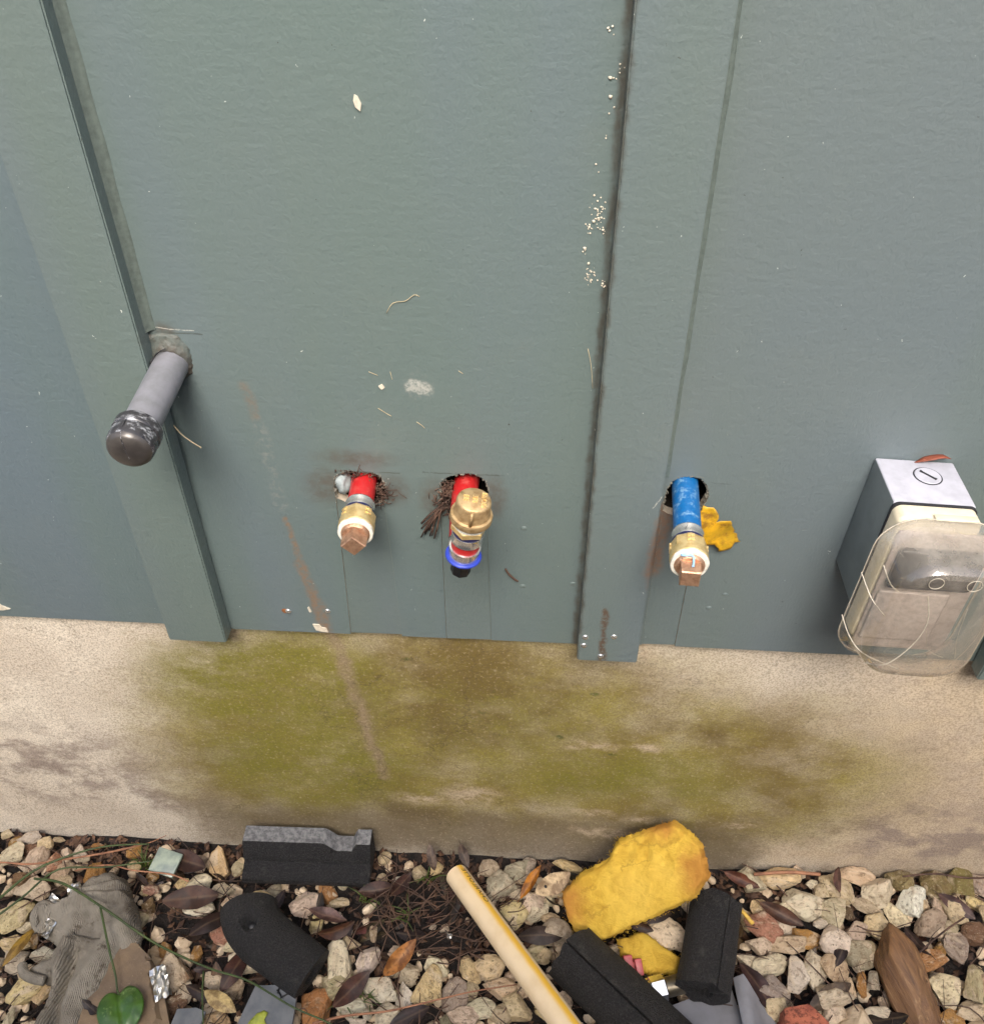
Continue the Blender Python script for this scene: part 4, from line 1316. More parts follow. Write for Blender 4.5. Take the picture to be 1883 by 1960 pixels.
# --- limestone pieces: a set of shared shapes, each chipped by random planes
SHAPES = []
for s in range(20):
    rr = random.Random(100 + s)
    bm = bmesh.new()
    bmesh.ops.create_icosphere(bm, subdivisions=4, radius=.5)
    planes = []
    for k in range(rr.randint(9, 15)):
        nrm = Vector((rr.gauss(0, 1), rr.gauss(0, 1), rr.gauss(0, .8))).normalized()
        planes.append((nrm, rr.uniform(.25, .40)))
    off = Vector((s * 7.3, s * 1.7, 0))
    for v in bm.verts:
        c = v.co * (1 + .38 * noise.noise(v.co * 1.9 + off))
        for nrm, d in planes:
            e = c.dot(nrm) - d
            if e > 0: c = c - nrm * e
        dirn = c.normalized()
        c = c + dirn * (.022 * noise.fractal(c * 7 + off, 0.8, 2.0, 5) + .012 * noise.noise(c * 26 + off))
        v.co = c
    lo = Vector([min(v.co[i] for v in bm.verts) for i in range(3)]); hi = Vector([max(v.co[i] for v in bm.verts) for i in range(3)])
    for v in bm.verts: v.co = Vector([(v.co[i] - (lo[i] + hi[i]) / 2) / (hi[i] - lo[i]) for i in range(3)])
    me = bpy.data.meshes.new('stone')
    for f in bm.faces: f.smooth = True
    for e in bm.edges: e.smooth = not (len(e.link_faces) == 2 and e.calc_face_angle(0) > R(24))
    bm.to_mesh(me); bm.free()
    me.materials.append(M['stone'])
    SHAPES.append(me)
TONE = {'c': (236, 218, 188), 'p': (232, 212, 180), 't': (216, 194, 156), 'y': (234, 206, 154), 'o': (188, 138, 80),
        'g': (184, 170, 146), 'w': (240, 226, 204), 'm': (146, 130, 84), 'b': (130, 100, 72), 'r': (194, 140, 114)}


def tone(k, r):
    c = TONE[k]
    s = r.uniform(.90, 1.06)
    return srgb(*[min(245, v * s + r.uniform(-5, 5)) for v in c])


placed = []
n_stone = 0


def put_stone(x, y, z, sx, sy, sz, ang, col, tilt=.25, r=rng):
    global n_stone
    o = bpy.data.objects.new('stone', SHAPES[r.randrange(len(SHAPES))])
    o.location = (x, y, z)
    o.scale = (sx * 1.24, sy * 1.26, sz * 1.30)
    o.rotation_euler = (r.uniform(-tilt, tilt), r.uniform(-tilt, tilt), R(ang) + (math.pi if r.random() < .5 else 0) + r.uniform(-.12, .12))
    o.color = col
    link(o, ground)
    n_stone += 1
    return o


for e in STONES.split():
    a = e.split(',')
    x, y, sx, sy, sz, ang = map(float, a[:6])
    z = gz(x) + sz * .18 + rng.uniform(-.003, .005)
    put_stone(x, y, z, sx, sy, sz, ang, tone(a[6], rng))
    placed.append((x, y, (sx + sy) / 4))
# smaller pieces wedged between and beneath them
keep_dark = [(-.10, -.075, .11, .06), (-.36, -.085, .06, .05)]
tries = 0
while n_stone < 299 and tries < 9000:
    tries += 1
    x, y = rng.uniform(-.66, .62), rng.uniform(-.25, -.012)
    if any(((x - a) / c) ** 2 + ((y - b) / d) ** 2 < 1 for a, b, c, d in keep_dark) and rng.random() < .9: continue
    s = rng.uniform(.012, .026)
    if any(math.hypot(x - a, y - b) < q * .98 + s * .25 for a, b, q in placed): continue
    put_stone(x, y, gz(x) - .006 + rng.uniform(-.003, .003), s, s * rng.uniform(.7, 1.2), s * .7, rng.uniform(0, 180), tone(rng.choice('cptpgtyob'), rng), .6)
    placed.append((x, y, s / 2))
# the bed goes on outside the picture
more = Bag()
low = []
for s in range(8):
    bm = bmesh.new(); bm.from_mesh(SHAPES[s])
    bmesh.ops.delete(bm, geom=[], context='VERTS')
    vs0 = [v.co.copy() for v in bm.verts]; bm.free()
    bm = bmesh.new(); bmesh.ops.create_icosphere(bm, subdivisions=2, radius=.5)
    rr = random.Random(s)
    pl = [(Vector((rr.gauss(0, 1), rr.gauss(0, 1), rr.gauss(0, 1))).normalized(), rr.uniform(.3, .42)) for k in range(8)]
    for v in bm.verts:
        for nrm, d in pl:
            ee = v.co.dot(nrm) - d
            if ee > 0: v.co -= nrm * ee
        v.co *= 1.15 + .22 * noise.noise(v.co * 4 + Vector((s, 0, 0)))
    low.append(([v.co.copy() for v in bm.verts], [[v.index for v in f.verts] for f in bm.faces])); bm.free()
grid = {}
for k in range(15000):
    x, y = rng.uniform(-1.15, 1.15), rng.uniform(-.62, -.015)
    t_ = (y + .235) / .235
    if y > -.262 + .075 * (x + .55) and -.60 - .10 * max(0, t_) < x < .585 + .06 * max(0, t_): continue
    s = rng.uniform(.026, .052) if k < 3500 else rng.uniform(.010, .026)
    key = (int(x / .03), int(y / .03))
    if any(math.hypot(x - a, y - b) < (s + c) * .42 for i in (-1, 0, 1) for j in (-1, 0, 1) for a, b, c in grid.get((key[0] + i, key[1] + j), [])): continue
    grid.setdefault(key, []).append((x, y, s))
    lv, lf = low[rng.randrange(8)]
    mt = Matrix.Translation((x, y, gz(x) + s * .12)) @ Euler((rng.uniform(-.4, .4), rng.uniform(-.4, .4), rng.uniform(0, 6.3))).to_matrix().to_4x4() @ Matrix.Diagonal((s * rng.uniform(.9, 1.3), s, s * .7, 1))
    more.add([mt @ v for v in lv], lf)


def mat_far():
    t = NT('limestone_beyond')
    p = t.pos()
    cell = t.voro(p, 30, out=1)
    v = t.n('ShaderNodeSeparateColor', {0: cell}).outputs[0]
    col = t.mix(v, srgb(230, 210, 180), srgb(186, 164, 134))
    col = t.mix(t.mr(t.noise(p, 90, 5, .65), .4, .7, 0, .6), col, srgb(136, 108, 76))
    t.set(Base_Color=col, Roughness=.88, Normal=t.bump(t.noise(p, 220, 5, .7), .7, .002))
    return t.mat


# chips and small gravel wedged under the large pieces
for k in range(900):
    x, y = rng.uniform(-.70, .66), rng.uniform(-.27, -.008)
    if any(((x - a) / c) ** 2 + ((y - b) / d) ** 2 < 1 for a, b, c, d in keep_dark) and rng.random() < .8: continue
    s = rng.uniform(.005, .017)
    lv, lf = low[rng.randrange(8)]
    mt = Matrix.Translation((x, y, gz(x) - .010 + rng.uniform(-.002, .004))) @ Euler((rng.uniform(-.6, .6), rng.uniform(-.6, .6), rng.uniform(0, 6.3))).to_matrix().to_4x4() @ Matrix.Diagonal((s * rng.uniform(.9, 1.4), s, s * .75, 1))
    more.add([mt @ v for v in lv], lf)
mo = more.build('loose_stones', mat_far(), ground, False)
tag(mo, kind='stuff')

# --- fallen leaves: oval, curled; unit length along x
LEAVES = []
for s in range(6):
    rr = random.Random(40 + s)
    wd = rr.uniform(.34, .50)
    curl, bend = rr.choice((-1, 1)) * rr.uniform(.2, 1.1), rr.uniform(-.5, .5)
    nL, nW = 12, 6
    vs, fs = [], []
    for side in (0, 1):
        for i in range(nL + 1):
            t_ = i / nL
            half = wd / 2 * (math.sin(math.pi * min(1, t_ * .97 + .02)) ** .75) * (1 + .06 * noise.noise((t_ * 6, s, 0)))
            for j in range(nW + 1):
                u = j / nW * 2 - 1
                x = t_ - .5
                y = u * half
                z = curl * y * y * 2.2 + bend * (x * x * 1.6) + .03 * noise.noise((x * 4, y * 6, s * 3)) + (.0 if side == 0 else -.008)
                vs.append((x, y, z))
    m = nW + 1
    for side in (0, 1):
        o0 = side * (nL + 1) * m
        for i in range(nL):
            for j in range(nW):
                q = (o0 + i * m + j, o0 + (i + 1) * m + j, o0 + (i + 1) * m + j + 1, o0 + i * m + j + 1)
                fs.append(q if side == 0 else q[::-1])
    sv_, sf_ = tube_data([(-.5, 0, bend * .4), (-.58, .01, bend * .5), (-.66, .0, bend * .45)], [.012, .009, .010], 5)
    o0 = len(vs)
    vs += [tuple(v) for v in sv_]; fs += [tuple(i + o0 for i in f) for f in sf_]
    LEAVES.append(mesh_of('dead_leaf', vs, fs, M['leaf']))
BROWN = [(58, 42, 35), (70, 49, 39), (46, 35, 30), (80, 56, 43), (66, 52, 44), (52, 40, 36), (96, 72, 54)]


def put_leaf(x, y, z, ln, ang, col, tilt=(0, 0), shape=None, parent=ground, name='dead_leaf'):
    o = bpy.data.objects.new(name, LEAVES[shape if shape is not None else rng.randrange(6)])
    o.location = (x, y, z); o.scale = (ln, ln, ln)
    o.rotation_euler = (tilt[0], tilt[1], R(ang)); o.color = col
    return link(o, parent)


def weight(x, y):
    w_ = .28
    for a, b, c, d, k in ((-.36, -.085, .10, .07, 1.0), (-.09, -.08, .12, .08, .9), (.29, -.05, .06, .05, .9), (-.45, -.04, .2, .03, .8), (.0, -.03, .3, .02, .6), (.45, -.12, .15, .1, .4), (-.36, -.13, .08, .05, .9)):
        w_ = max(w_, k * math.exp(-(((x - a) / c) ** 2 + ((y - b) / d) ** 2)))
    return w_


cnt = 0
while cnt < 150:
    x, y = rng.uniform(-.66, .62), rng.uniform(-.26, -.012)
    if rng.random() > weight(x, y): continue
    put_leaf(x, y, gz(x) + rng.uniform(-.010, .006), rng.uniform(.022, .044), rng.uniform(0, 360), srgb(*[v * rng.uniform(.85, 1.15) for v in rng.choice(BROWN)]), (rng.gauss(0, .45), rng.gauss(0, .35)))
    cnt += 1
for x, y, z, ln, ang, c_, tl in ((.304, -.022, -.400, .050, -20, (128, 66, 40), (.3, .1)), (.420, -.018, -.392, .036, 100, (128, 84, 66), (.2, -.9)), (.165, -.012, -.395, .022, 95, (140, 92, 80), (0, -.7)),
                                 (.345, -.063, -.400, .060, -28, (112, 70, 48), (.5, 0)), (.41, -.10, -.402, .050, 60, (66, 46, 42), (.3, 0)), (.305, -.150, -.402, .070, -58, (84, 50, 46), (.1, .1)),
                                 (.385, -.155, -.402, .07, 30, (120, 96, 74), (.6, 0)), (.50, -.085, -.404, .045, 120, (70, 46, 40), (.2, .1)), (.56, -.04, -.400, .05, -40, (116, 80, 70), (.3, 0)), (.44, -.175, -.404, .06, 10, (58, 44, 38), (.2, 0)),
                                 (-.375, -.088, -.400, .075, 10, (96, 54, 32), (.5, 0)), (-.40, -.04, -.402, .07, -12, (84, 46, 28), (.3, 0)), (-.345, -.112, -.408, .06, 40, (60, 36, 30), (.2, .2)), (-.205, -.098, -.404, .055, -12, (134, 96, 84), (.35, 0)),
                                 (-.15, -.06, -.408, .05, 15, (92, 60, 48), (.1, .1)), (-.19, -.115, -.405, .05, 25, (104, 60, 38), (-.4, .1)), (-.12, -.055, -.40, .045, 60, (88, 54, 44), (.2, .2)), (-.085, -.022, -.392, .036, -70, (126, 98, 78), (.2, .7)),
                                 (-.045, -.016, -.392, .034, -60, (110, 86, 70), (.1, .7)), (-.16, -.18, -.405, .06, 50, (96, 50, 30), (.4, 0)), (-.09, -.205, -.405, .055, 30, (70, 48, 44), (.2, 0)), (-.33, -.195, -.405, .05, -20, (62, 40, 30), (.2, 0)),
                                 (.055, -.105, -.404, .06, 4, (84, 64, 54), (.1, 0)), (-.30, -.165, -.406, .06, 70, (90, 46, 28), (.3, 0))):
    put_leaf(x, y, z, ln * .9, ang, srgb(c_[0] * .76, c_[1] * .80, c_[2] * .84), (tl[0] + rng.gauss(0, .25), tl[1]))

# --- twigs and needles, too many to count
tw = Bag()
cnt = 0
while cnt < 360:
    x, y = rng.uniform(-.66, .62), rng.uniform(-.26, -.01)
    pile = ((x + .075) / .10) ** 2 + ((y + .085) / .055) ** 2 < 1
    if not pile and rng.random() > .12: continue
    ln = rng.uniform(.02, .075) if pile else rng.uniform(.03, .08)
    a = rng.uniform(0, math.pi)
    if pile and rng.random() < .5: a = rng.gauss(.5, .35)
    d = Vector((math.cos(a), math.sin(a), rng.gauss(0, .12))) * ln
    p0 = Vector((x, y, gz(x) + rng.uniform(.000, .016)))
    p1 = p0 + d
    if max(p0.y, p1.y) > .004: continue
    mid = (p0 + p1) / 2 + Vector((rng.gauss(0, .006), rng.gauss(0, .006), rng.uniform(0, .004)))
    r_ = rng.uniform(.0004, .0011)
    tw.add(*tube_data(spline([p0, mid, p1], 3), [r_ * (1 - .08 * k) for k in range(7)], 5))
    cnt += 1
flk = Bag()
for k in range(4600):
    x, y = rng.uniform(-.74, .70), (rng.uniform(-.34, -.004) if k < 3400 else rng.uniform(-.034, .004))
    s = rng.uniform(.002, .008)
    a = rng.uniform(0, 6.28)
    c0 = Vector((x, y, soil_z(x, y) + rng.uniform(.001, .006) + (.006 * rng.random() if k >= 3400 else 0)))
    ux = Vector((math.cos(a), math.sin(a), rng.gauss(0, .4))) * s
    uy = Vector((-math.sin(a), math.cos(a), rng.gauss(0, .5))) * s * rng.uniform(.3, .8)
    flk.add([c0 - ux - uy * .3, c0 - uy, c0 + ux * .9, c0 + uy, c0 + Vector((0, 0, s * .25))], [(0, 1, 4), (1, 2, 4), (2, 3, 4), (3, 0, 4)])


def mat_crumb():
    t = NT('leaf_crumbs')
    p = t.pos()
    v = t.n('ShaderNodeSeparateColor', {0: t.voro(p, 140, out=1)}).outputs[0]
    t.set(Base_Color=t.mix(v, srgb(48, 33, 26), t.mix(t.noise(p, 60, 2), srgb(84, 56, 40), srgb(112, 84, 60))), Roughness=.8)
    return t.mat


tag(flk.build('leaf_crumbs', mat_crumb(), ground, False), kind='stuff')
tag(tw.build('twig_litter', M['needle'], ground), kind='stuff')
grs = Bag()
for bx_, by_, k in ((-.165, -.068, 9), (-.11, -.085, 7), (-.46, -.035, 14), (-.145, -.185, 12), (-.09, -.035, 6), (-.17, -.19, 8)):
    for i in range(k):
        a = rng.uniform(0, 6.28); ln = rng.uniform(.012, .026)
        p0 = Vector((bx_ + rng.gauss(0, .003), by_ + rng.gauss(0, .003), gz(bx_) + .002))
        grs.add(*tube_data(spline([p0, p0 + Vector((math.cos(a) * ln * .4, math.sin(a) * ln * .4, ln * .6)), p0 + Vector((math.cos(a) * ln, math.sin(a) * ln, ln * .7))], 3), [.0009, .0009, .0008, .0007, .0006, .0004, .0002], 4))
tag(grs.build('grass_tufts', M['grass'], ground), kind='stuff')

# ================================================================== things lying on the gravel
# --- weathered black foam channel against the wall
def extrude_x(name, profs, mat, parent=None, mi=None):
    """profs: list of (x, [(y, z)...]) cross-sections"""
    m = len(profs[0][1])
    vs, fs = [], []
    for x, pr in profs: vs += [(x, y, z) for y, z in pr]
    mis = []
    for k in range(len(profs) - 1):
        for j in range(m):
            fs.append((k * m + j, (k + 1) * m + j, (k + 1) * m + (j + 1) % m, k * m + (j + 1) % m)); mis.append((mi or [0] * m)[j])
    fs.append(list(range(m))); fs.append([(len(profs) - 1) * m + j for j in range(m)][::-1]); mis += [0, 0]
    return vs, fs, mis


def foam_prof(x, notch):
    t = -.369 if not notch else -.388
    j = .0006 * noise.noise((x * 120, 1, 0))
    return [(.002, t + j), (-.019 + j, t), (-.0205, t - .002), (-.0300 + j, -.3925), (-.0285, -.3965), (-.0300, -.3985), (-.0500 + j, -.4045), (-.0515, -.4075), (-.0500, -.4160), (.002, -.4160)]


fx = [-.3235 + .0035 * k for k in range(47)]
pf = []
for x in fx:
    nt = -.221 < x < -.181
    pr = foam_prof(x, False)
    if nt:
        d = min(1, (x + .221) / .014, (-.181 - x) / .006)
        pr = [(y if i > 2 else y, z - .017 * d if i < 2 else (z - .015 * d if i == 2 else z)) for i, (y, z) in enumerate(pr)]
    sk = -.004 * (1 if x < -.318 else 0)
    pf.append((x + (0 if x > -.32 else .0), pr))
vs, fs, mis = extrude_x('foam', pf, None, None, [1, 0, 0, 0, 0, 0, 0, 0, 0, 0])
fc = empty('foam_channel', Matrix.Translation((0, 0, 0)))
tag(fc, 'stepped black foam strip with grey weathered top lying against the foundation', 'foam strip')
fo_ = sharp(obj('foam_body', vs, fs, [M['foam'], M['foam_top']], fc, True, mis), 40)
fc.rotation_euler = (0, 0, R(1.5)); fc.location = (0.0, -.006 + .27 * math.sin(R(1.5)), 0)

# --- black foam elbow with a blind hole
fe = empty('foam_elbow')
tag(fe, 'bent black foam pipe elbow with a round dimple, lying under the foam strip', 'foam elbow')
ctr = spline([(-.299, -.098, -.392), (-.291, -.116, -.388), (-.270, -.136, -.387), (-.240, -.153, -.389), (-.206, -.171, -.395)], 8)
rad_ = []
for k in range(len(ctr)):
    t = k / (len(ctr) - 1)
    rad_.append(.0345 * min(1, (.25 + t * 9) ** .5) if t < .084 else .0345 - .004 * t)
nn = 40
vs, fs = [], []
for k, p in enumerate(ctr):
    t = (ctr[min(k + 1, len(ctr) - 1)] - ctr[max(k - 1, 0)]).normalized()
    side = Vector((0, 0, 1)).cross(t).normalized()
    upv = t.cross(side)
    for i in range(nn):
        a = 2 * math.pi * i / nn
        r_ = rad_[k] * (1 + .035 * noise.noise((p.x * 40 + math.cos(a), p.y * 40 + math.sin(a), 2)))
        q = p + side * math.cos(a) * r_ + upv * math.sin(a) * r_ * .86
        # dimple near the rounded end
        dd = (Vector((q.x, q.y)) - Vector((-.284, -.129))).length
        if math.sin(a) > 0: q.z -= .016 * math.exp(-(dd / .0085) ** 4)
        if abs(a - 3.75) < .16: q += (p - q) * .16        # slit along the near side
        vs.append(q)
for k in range(len(ctr) - 1):
    for i in range(nn):
        j = (i + 1) % nn
        fs.append((k * nn + i, k * nn + j, (k + 1) * nn + j, (k + 1) * nn + i))
fs.append(list(range(nn))[::-1])
o0 = len(vs); L_ = (len(ctr) - 1) * nn
for i in range(nn): vs.append(ctr[-1] + (Vector(vs[L_ + i]) - ctr[-1]) * .5)
for i in range(nn): vs.append(ctr[-4] + (Vector(vs[L_ + i]) - ctr[-1]) * .48)
for i in range(nn):
    j = (i + 1) % nn
    fs.append((L_ + i, L_ + j, o0 + j, o0 + i)); fs.append((o0 + i, o0 + j, o0 + nn + j, o0 + nn + i))
fs.append([o0 + nn + i for i in range(nn)])
sharp(obj('foam_shell', vs, fs, M['foam'], fe), 50)
lathe_d = lathe('dimple_plug', [(.0052, 0), (.0048, .0016), (.003, .0026), (0, .003)], M['black_plastic'], fe, 24)
lathe_d.location = (-.284, -.129, -.3745)

# --- cream pipe with yellow stripe and print
pa, pb = Vector((-.0525, -.040, -.3955)), Vector((.0835, -.2345, -.328))
dirp = (pb - pa).normalized()
cp = empty('cream_pipe', frame(pa, dirp, (0, 0, 1)))
tag(cp, 'cream plastic pipe with yellow stripe and black print, propped across the gravel', 'pipe')
PR = .0143
lathe('pipe', [(PR - .0030, .020), (PR - .0030, .0008), (PR - .0026, 0), (PR - .0006, 0), (PR, .0007), (PR, .30), (PR, .62), (PR - .003, .6205), (PR - .003, .60)], M['cpvc'], cp, 64)
tv, tf = text_mesh('CHARLOTTE', .0078, 0)
vs = []
for v in tv:                                         # wrapped round the pipe over the stripe
    a = 1.02 - v.y / PR
    vs.append(((PR + .00025) * math.cos(a), (PR + .00025) * math.sin(a), .0385 - v.x * 1.4))
obj('printed_lettering', vs, tf, M['ink'], cp, False)

# --- yellow insulation
def batt(name, mtx, poly, thick, label, seed, gap=.004):
    top = lambda x, y, d: thick * (min(1, d / .0045) ** .5) * .75 + .0022 * noise.noise((x * 70, y * 40, seed)) + .0012 * noise.noise((x * 260, y * 160, seed)) - .006 * max(0, noise.noise((x * 45, y * 25, seed + 9)) - .25)
    bot = lambda x, y, d: -thick * .25 * (min(1, d / .006) ** .5)
    vs, fs = slab_data(poly, .0026, top, bot, .0011, seed)
    o = obj(name, vs, fs, M['insul'])
    o.matrix_world = mtx
    fz = Bag()                                       # loose glass fibres along the torn rim and on the face
    rr = random.Random(seed)
    rim = resample(poly, .0012, 0, seed)
    for (x, y) in rim:
        for q in range(1):
            p0 = Vector((x + rr.gauss(0, .001), y + rr.gauss(0, .001), thick * rr.uniform(-.1, .6)))
            fz.add(*tube_data([p0, p0 + Vector((rr.gauss(0, .0017), rr.gauss(0, .0017), rr.gauss(0, .0014)))], [.00028, .0001], 3))
    tag(fz.build('loose_fibres', M['insul'], o), kind='stuff')
    return tag(o, label, 'insulation')


u_, v_ = Vector((.8729, -.4879, 0)), Vector((.3397, .6078, .7178))
n_ = u_.cross(v_).normalized()
o_ = Vector((.0858, -.089, -.400)) - n_ * .010
mi_ = Matrix(((u_.x, v_.x, n_.x, o_.x), (u_.y, v_.y, n_.y, o_.y), (u_.z, v_.z, n_.z, o_.z), (0, 0, 0, 1)))
batt('insulation_batt', mi_, [(-.0213, .0241), (-.0077, .0594), (.015, .0892), (.0156, .1011), (.0172, .1169), (.0461, .1461), (.0698, .1695), (.0948, .1645), (.1082, .1587), (.129, .1311), (.124, .1009), (.086, .0505), (.046, .0), (.0225, -.014), (-.0, .0)],
     .020, 'big piece of yellow fibreglass insulation leaning on the foundation', 1)
batt('insulation_scrap', Matrix.Translation((0, 0, -.408)), [(.145, -.104), (.176, -.092), (.199, -.108), (.222, -.122), (.214, -.140), (.179, -.142), (.150, -.125)], .014, 'small yellow insulation scrap between the two foam tubes', 5)

# --- black foam tubes
def foam_tube(name, a, b, r_out, r_in, label, slit=1.4, ragged=.004, flap=0.0):
    a, b = Vector(a), Vector(b)
    L = (b - a).length
    g = empty(name, frame(a, b - a))
    tag(g, label, 'foam tube')
    nk, nn = 26, 44
    vs, fs = [], []
    for wall_ in (0, 1):
        for k in range(nk + 1):
            for i in range(nn):
                ang = slit + .022 + (2 * math.pi - .044) * i / (nn - 1)
                h = L * k / nk
                if k == 0: h += ragged * noise.noise((math.cos(ang) * 2, math.sin(ang) * 2, 1))
                if k == nk: h += ragged * noise.noise((math.cos(ang) * 2, math.sin(ang) * 2, 8))
                r = (r_out if wall_ == 0 else r_in) * (1 + .03 * noise.noise((math.cos(ang), math.sin(ang), h * 25)))
                if flap and i > nn - 10: r += flap * ((i - nn + 10) / 10) ** 2
                vs.append((r * math.cos(ang), r * math.sin(ang) * .92, h))
    o0 = (nk + 1) * nn
    for k in range(nk):
        for i in range(nn - 1):
            q = (k * nn + i, k * nn + i + 1, (k + 1) * nn + i + 1, (k + 1) * nn + i)
            fs.append(q); fs.append(tuple(o0 + t for t in q[::-1]))
        for i in (0, nn - 1):
            q = (k * nn + i, (k + 1) * nn + i, o0 + (k + 1) * nn + i, o0 + k * nn + i)
            fs.append(q if i == 0 else q[::-1])
    for k in (0, nk):
        for i in range(nn - 1):
            q = (k * nn + i, o0 + k * nn + i, o0 + k * nn + i + 1, k * nn + i + 1)
            fs.append(q if k == 0 else q[::-1])
    sharp(obj('foam_wall', vs, fs, M['foam'], g), 55)
    return g


foam_tube('foam_tube', (.089, -.128, -.392), (.330, -.352, -.372), .0350, .0150, 'long black foam pipe sleeve running out of the picture beside the cream pipe', 1.75, .006, .006)
foam_tube('foam_tube', (.2625, -.066, -.372), (.2350, -.170, -.376), .0300, .0110, 'short black foam pipe sleeve standing at the right of the insulation', 1.15, .005)

# --- metal coupling
g = empty('metal_coupling', frame((.147, -.174, -.398), (.066, .019, .003)))
tag(g, 'knurled metal pipe coupling with a shiny hex nut between the foam tubes', 'coupling')
lathe('sleeve', [(.0110, -.004), (.0130, -.002), (.0132, .014), (.0124, .016)], M['nickel'], g, 40)
lathe('knurled_ring', [(.0130, .0155), (.0150, .0165), (.0150, .0270), (.0130, .0282)], M['nickel'], g, 96, 0, 20, lambda a, k: 1 + (.045 if (k in (1, 2) and int(a / (2 * math.pi) * 96 + .5) % 4 < 2) else 0))
lathe('collar', [(.0120, .0280), (.0142, .0290), (.0142, .0340), (.012, .0350)], M['chrome'], g, 40)
hexring('hex_nut', .0150, .0348, .0520, M['chrome'], g, .0012, 6, .3)
lathe('thread', [(.0110, .051), (.0110, .078)], M['nickel'], g, 30)

# --- pink clip
g = empty('pink_clip', Matrix.Translation((.1600, -.1370, -.398)) @ Matrix.Rotation(R(12), 4, 'Z') @ Matrix.Rotation(R(25), 4, 'X'))
tag(g, 'tiny faded pink plastic clip beside the long foam sleeve', 'clip')
box('clip_body', (-.0085, -.010, -.004), (.0020, .012, .006), M['pink_clip'], g, .0012)
box('clip_jaw', (.0030, -.011, -.002), (.0115, .007, .010), M['pink_clip'], g, .0012)
box('clip_bridge', (.0015, -.004, .000), (.0035, .004, .004), M['pink_clip'], g, .0004)
tube('clip_pin', [(.006, -.010, .002), (.006, -.018, -.003)], .0016, M['steel'], g, 10)

# --- grey plastic sheet, curled
def sheet(name, poly, f, label, mat, th=.0016, step=.006, cat='scrap', seed=2):
    vs, fs = slab_data(poly, step, lambda x, y, d: f(x, y), lambda x, y, d: f(x, y) - th, 0, seed)
    return tag(sharp(obj(name, vs, fs, mat), 40), label, cat)


sheet('plastic_sheet', [(.160, -.205), (.186, -.180), (.231, -.163), (.275, -.150), (.290, -.210), (.280, -.300), (.190, -.300)],
      lambda x, y: -.408 + .004 * math.sin((x - .2) * 40) + .003 * math.sin(y * 50), 'flat grey plastic sheet sticking out below the foam tubes', M['grey_sheet'])
sheet('plastic_strip', [(.2740, -.146), (.2850, -.143), (.3000, -.160), (.3200, -.187), (.345, -.225), (.35, -.29), (.285, -.29), (.278, -.205)],
      lambda x, y: -.407 + .022 * math.exp(-((x - .283 + (y + .146) * .02) / .017) ** 2), 'curled grey plastic strip with one rolled edge below the short foam sleeve', M['grey_sheet'])

# --- slate scrap with tar and a yellow-green leaf
sl = sheet('slate_scrap', [(-.269, -.1855), (-.245, -.1835), (-.221, -.180), (-.2185, -.205), (-.2165, -.250), (-.284, -.255), (-.277, -.220)],
           lambda x, y: -.398 + .02 * (x + .25) + .0006 * noise.noise((x * 80, y * 80, 0)), 'flat grey slate scrap at the bottom edge, under a torn leaf', M['slate'], .007)
tr = Bag()
for p_ in ([(-.243, -.1890, -.3970), (-.238, -.194, -.3968), (-.236, -.198, -.3968)], [(-.236, -.197, -.3968), (-.230, -.193, -.3966), (-.226, -.190, -.3966), (-.225, -.195, -.3966)], [(-.241, -.1865, -.397), (-.241, -.193, -.397)]):
    tr.add(*tube_data(spline(p_, 4), .0010, 5))
tr.build('tar_smear', M['tar'], sl)
lv, lf = slab_data([(-.266, -.226), (-.259, -.216), (-.252, -.212), (-.247, -.215), (-.249, -.221), (-.244, -.227), (-.249, -.236), (-.258, -.238), (-.268, -.236)], .003, lambda x, y, d: -.3955 + .002 * noise.noise((x * 90, y * 90, 0)), lambda x, y, d: -.3960 + .002 * noise.noise((x * 90, y * 90, 0)), .0006, 2)
yg = obj('torn_leaf', lv, lf, simple('yellow_green_leaf', srgb(164, 168, 62), .5, nscale=120, col2=srgb(120, 130, 44)))
tag(yg, 'torn yellow-green leaf lying on the grey slate scrap', 'leaf')
bp = sheet('roofing_scrap', [(-.352, -.214), (-.330, -.212), (-.318, -.216), (-.322, -.25), (-.356, -.25)], lambda x, y: -.402 + .10 * (x + .335), 'small dark grey scrap poking in at the bottom edge', M['slate'], .004)

# --- flagstone
slab_poly = [(-.437, -.150), (-.423, -.1465), (-.400, -.162), (-.386, -.180), (-.370, -.204), (-.352, -.236), (-.345, -.262), (-.480, -.270), (-.466, -.235), (-.450, -.190)]
sheet('flagstone', slab_poly, lambda x, y: -.3985 - .002 * math.sin(x * 60) + .0015 * noise.noise((x * 60, y * 60, 0)) - (.006 if x > -.372 + (y + .22) * -.5 else 0), 'flat brown flagstone with split edge beside the grimy cloth', M['slab'], .018, .005, 'flagstone')

# --- grimy cloth with folds
cl = [(-.524, -.101), (-.520, -.080), (-.512, -.066), (-.488, -.060), (-.466, -.066), (-.446, -.095), (-.434, -.111), (-.424, -.130), (-.420, -.147), (-.428, -.167), (-.436, -.185), (-.444, -.215), (-.452, -.245), (-.458, -.275), (-.500, -.275), (-.500, -.240), (-.500, -.215), (-.506, -.196), (-.528, -.192), (-.541, -.184), (-.539, -.176), (-.520, -.168), (-.522, -.150), (-.541, -.142), (-.556, -.128), (-.556, -.113), (-.540, -.110)]


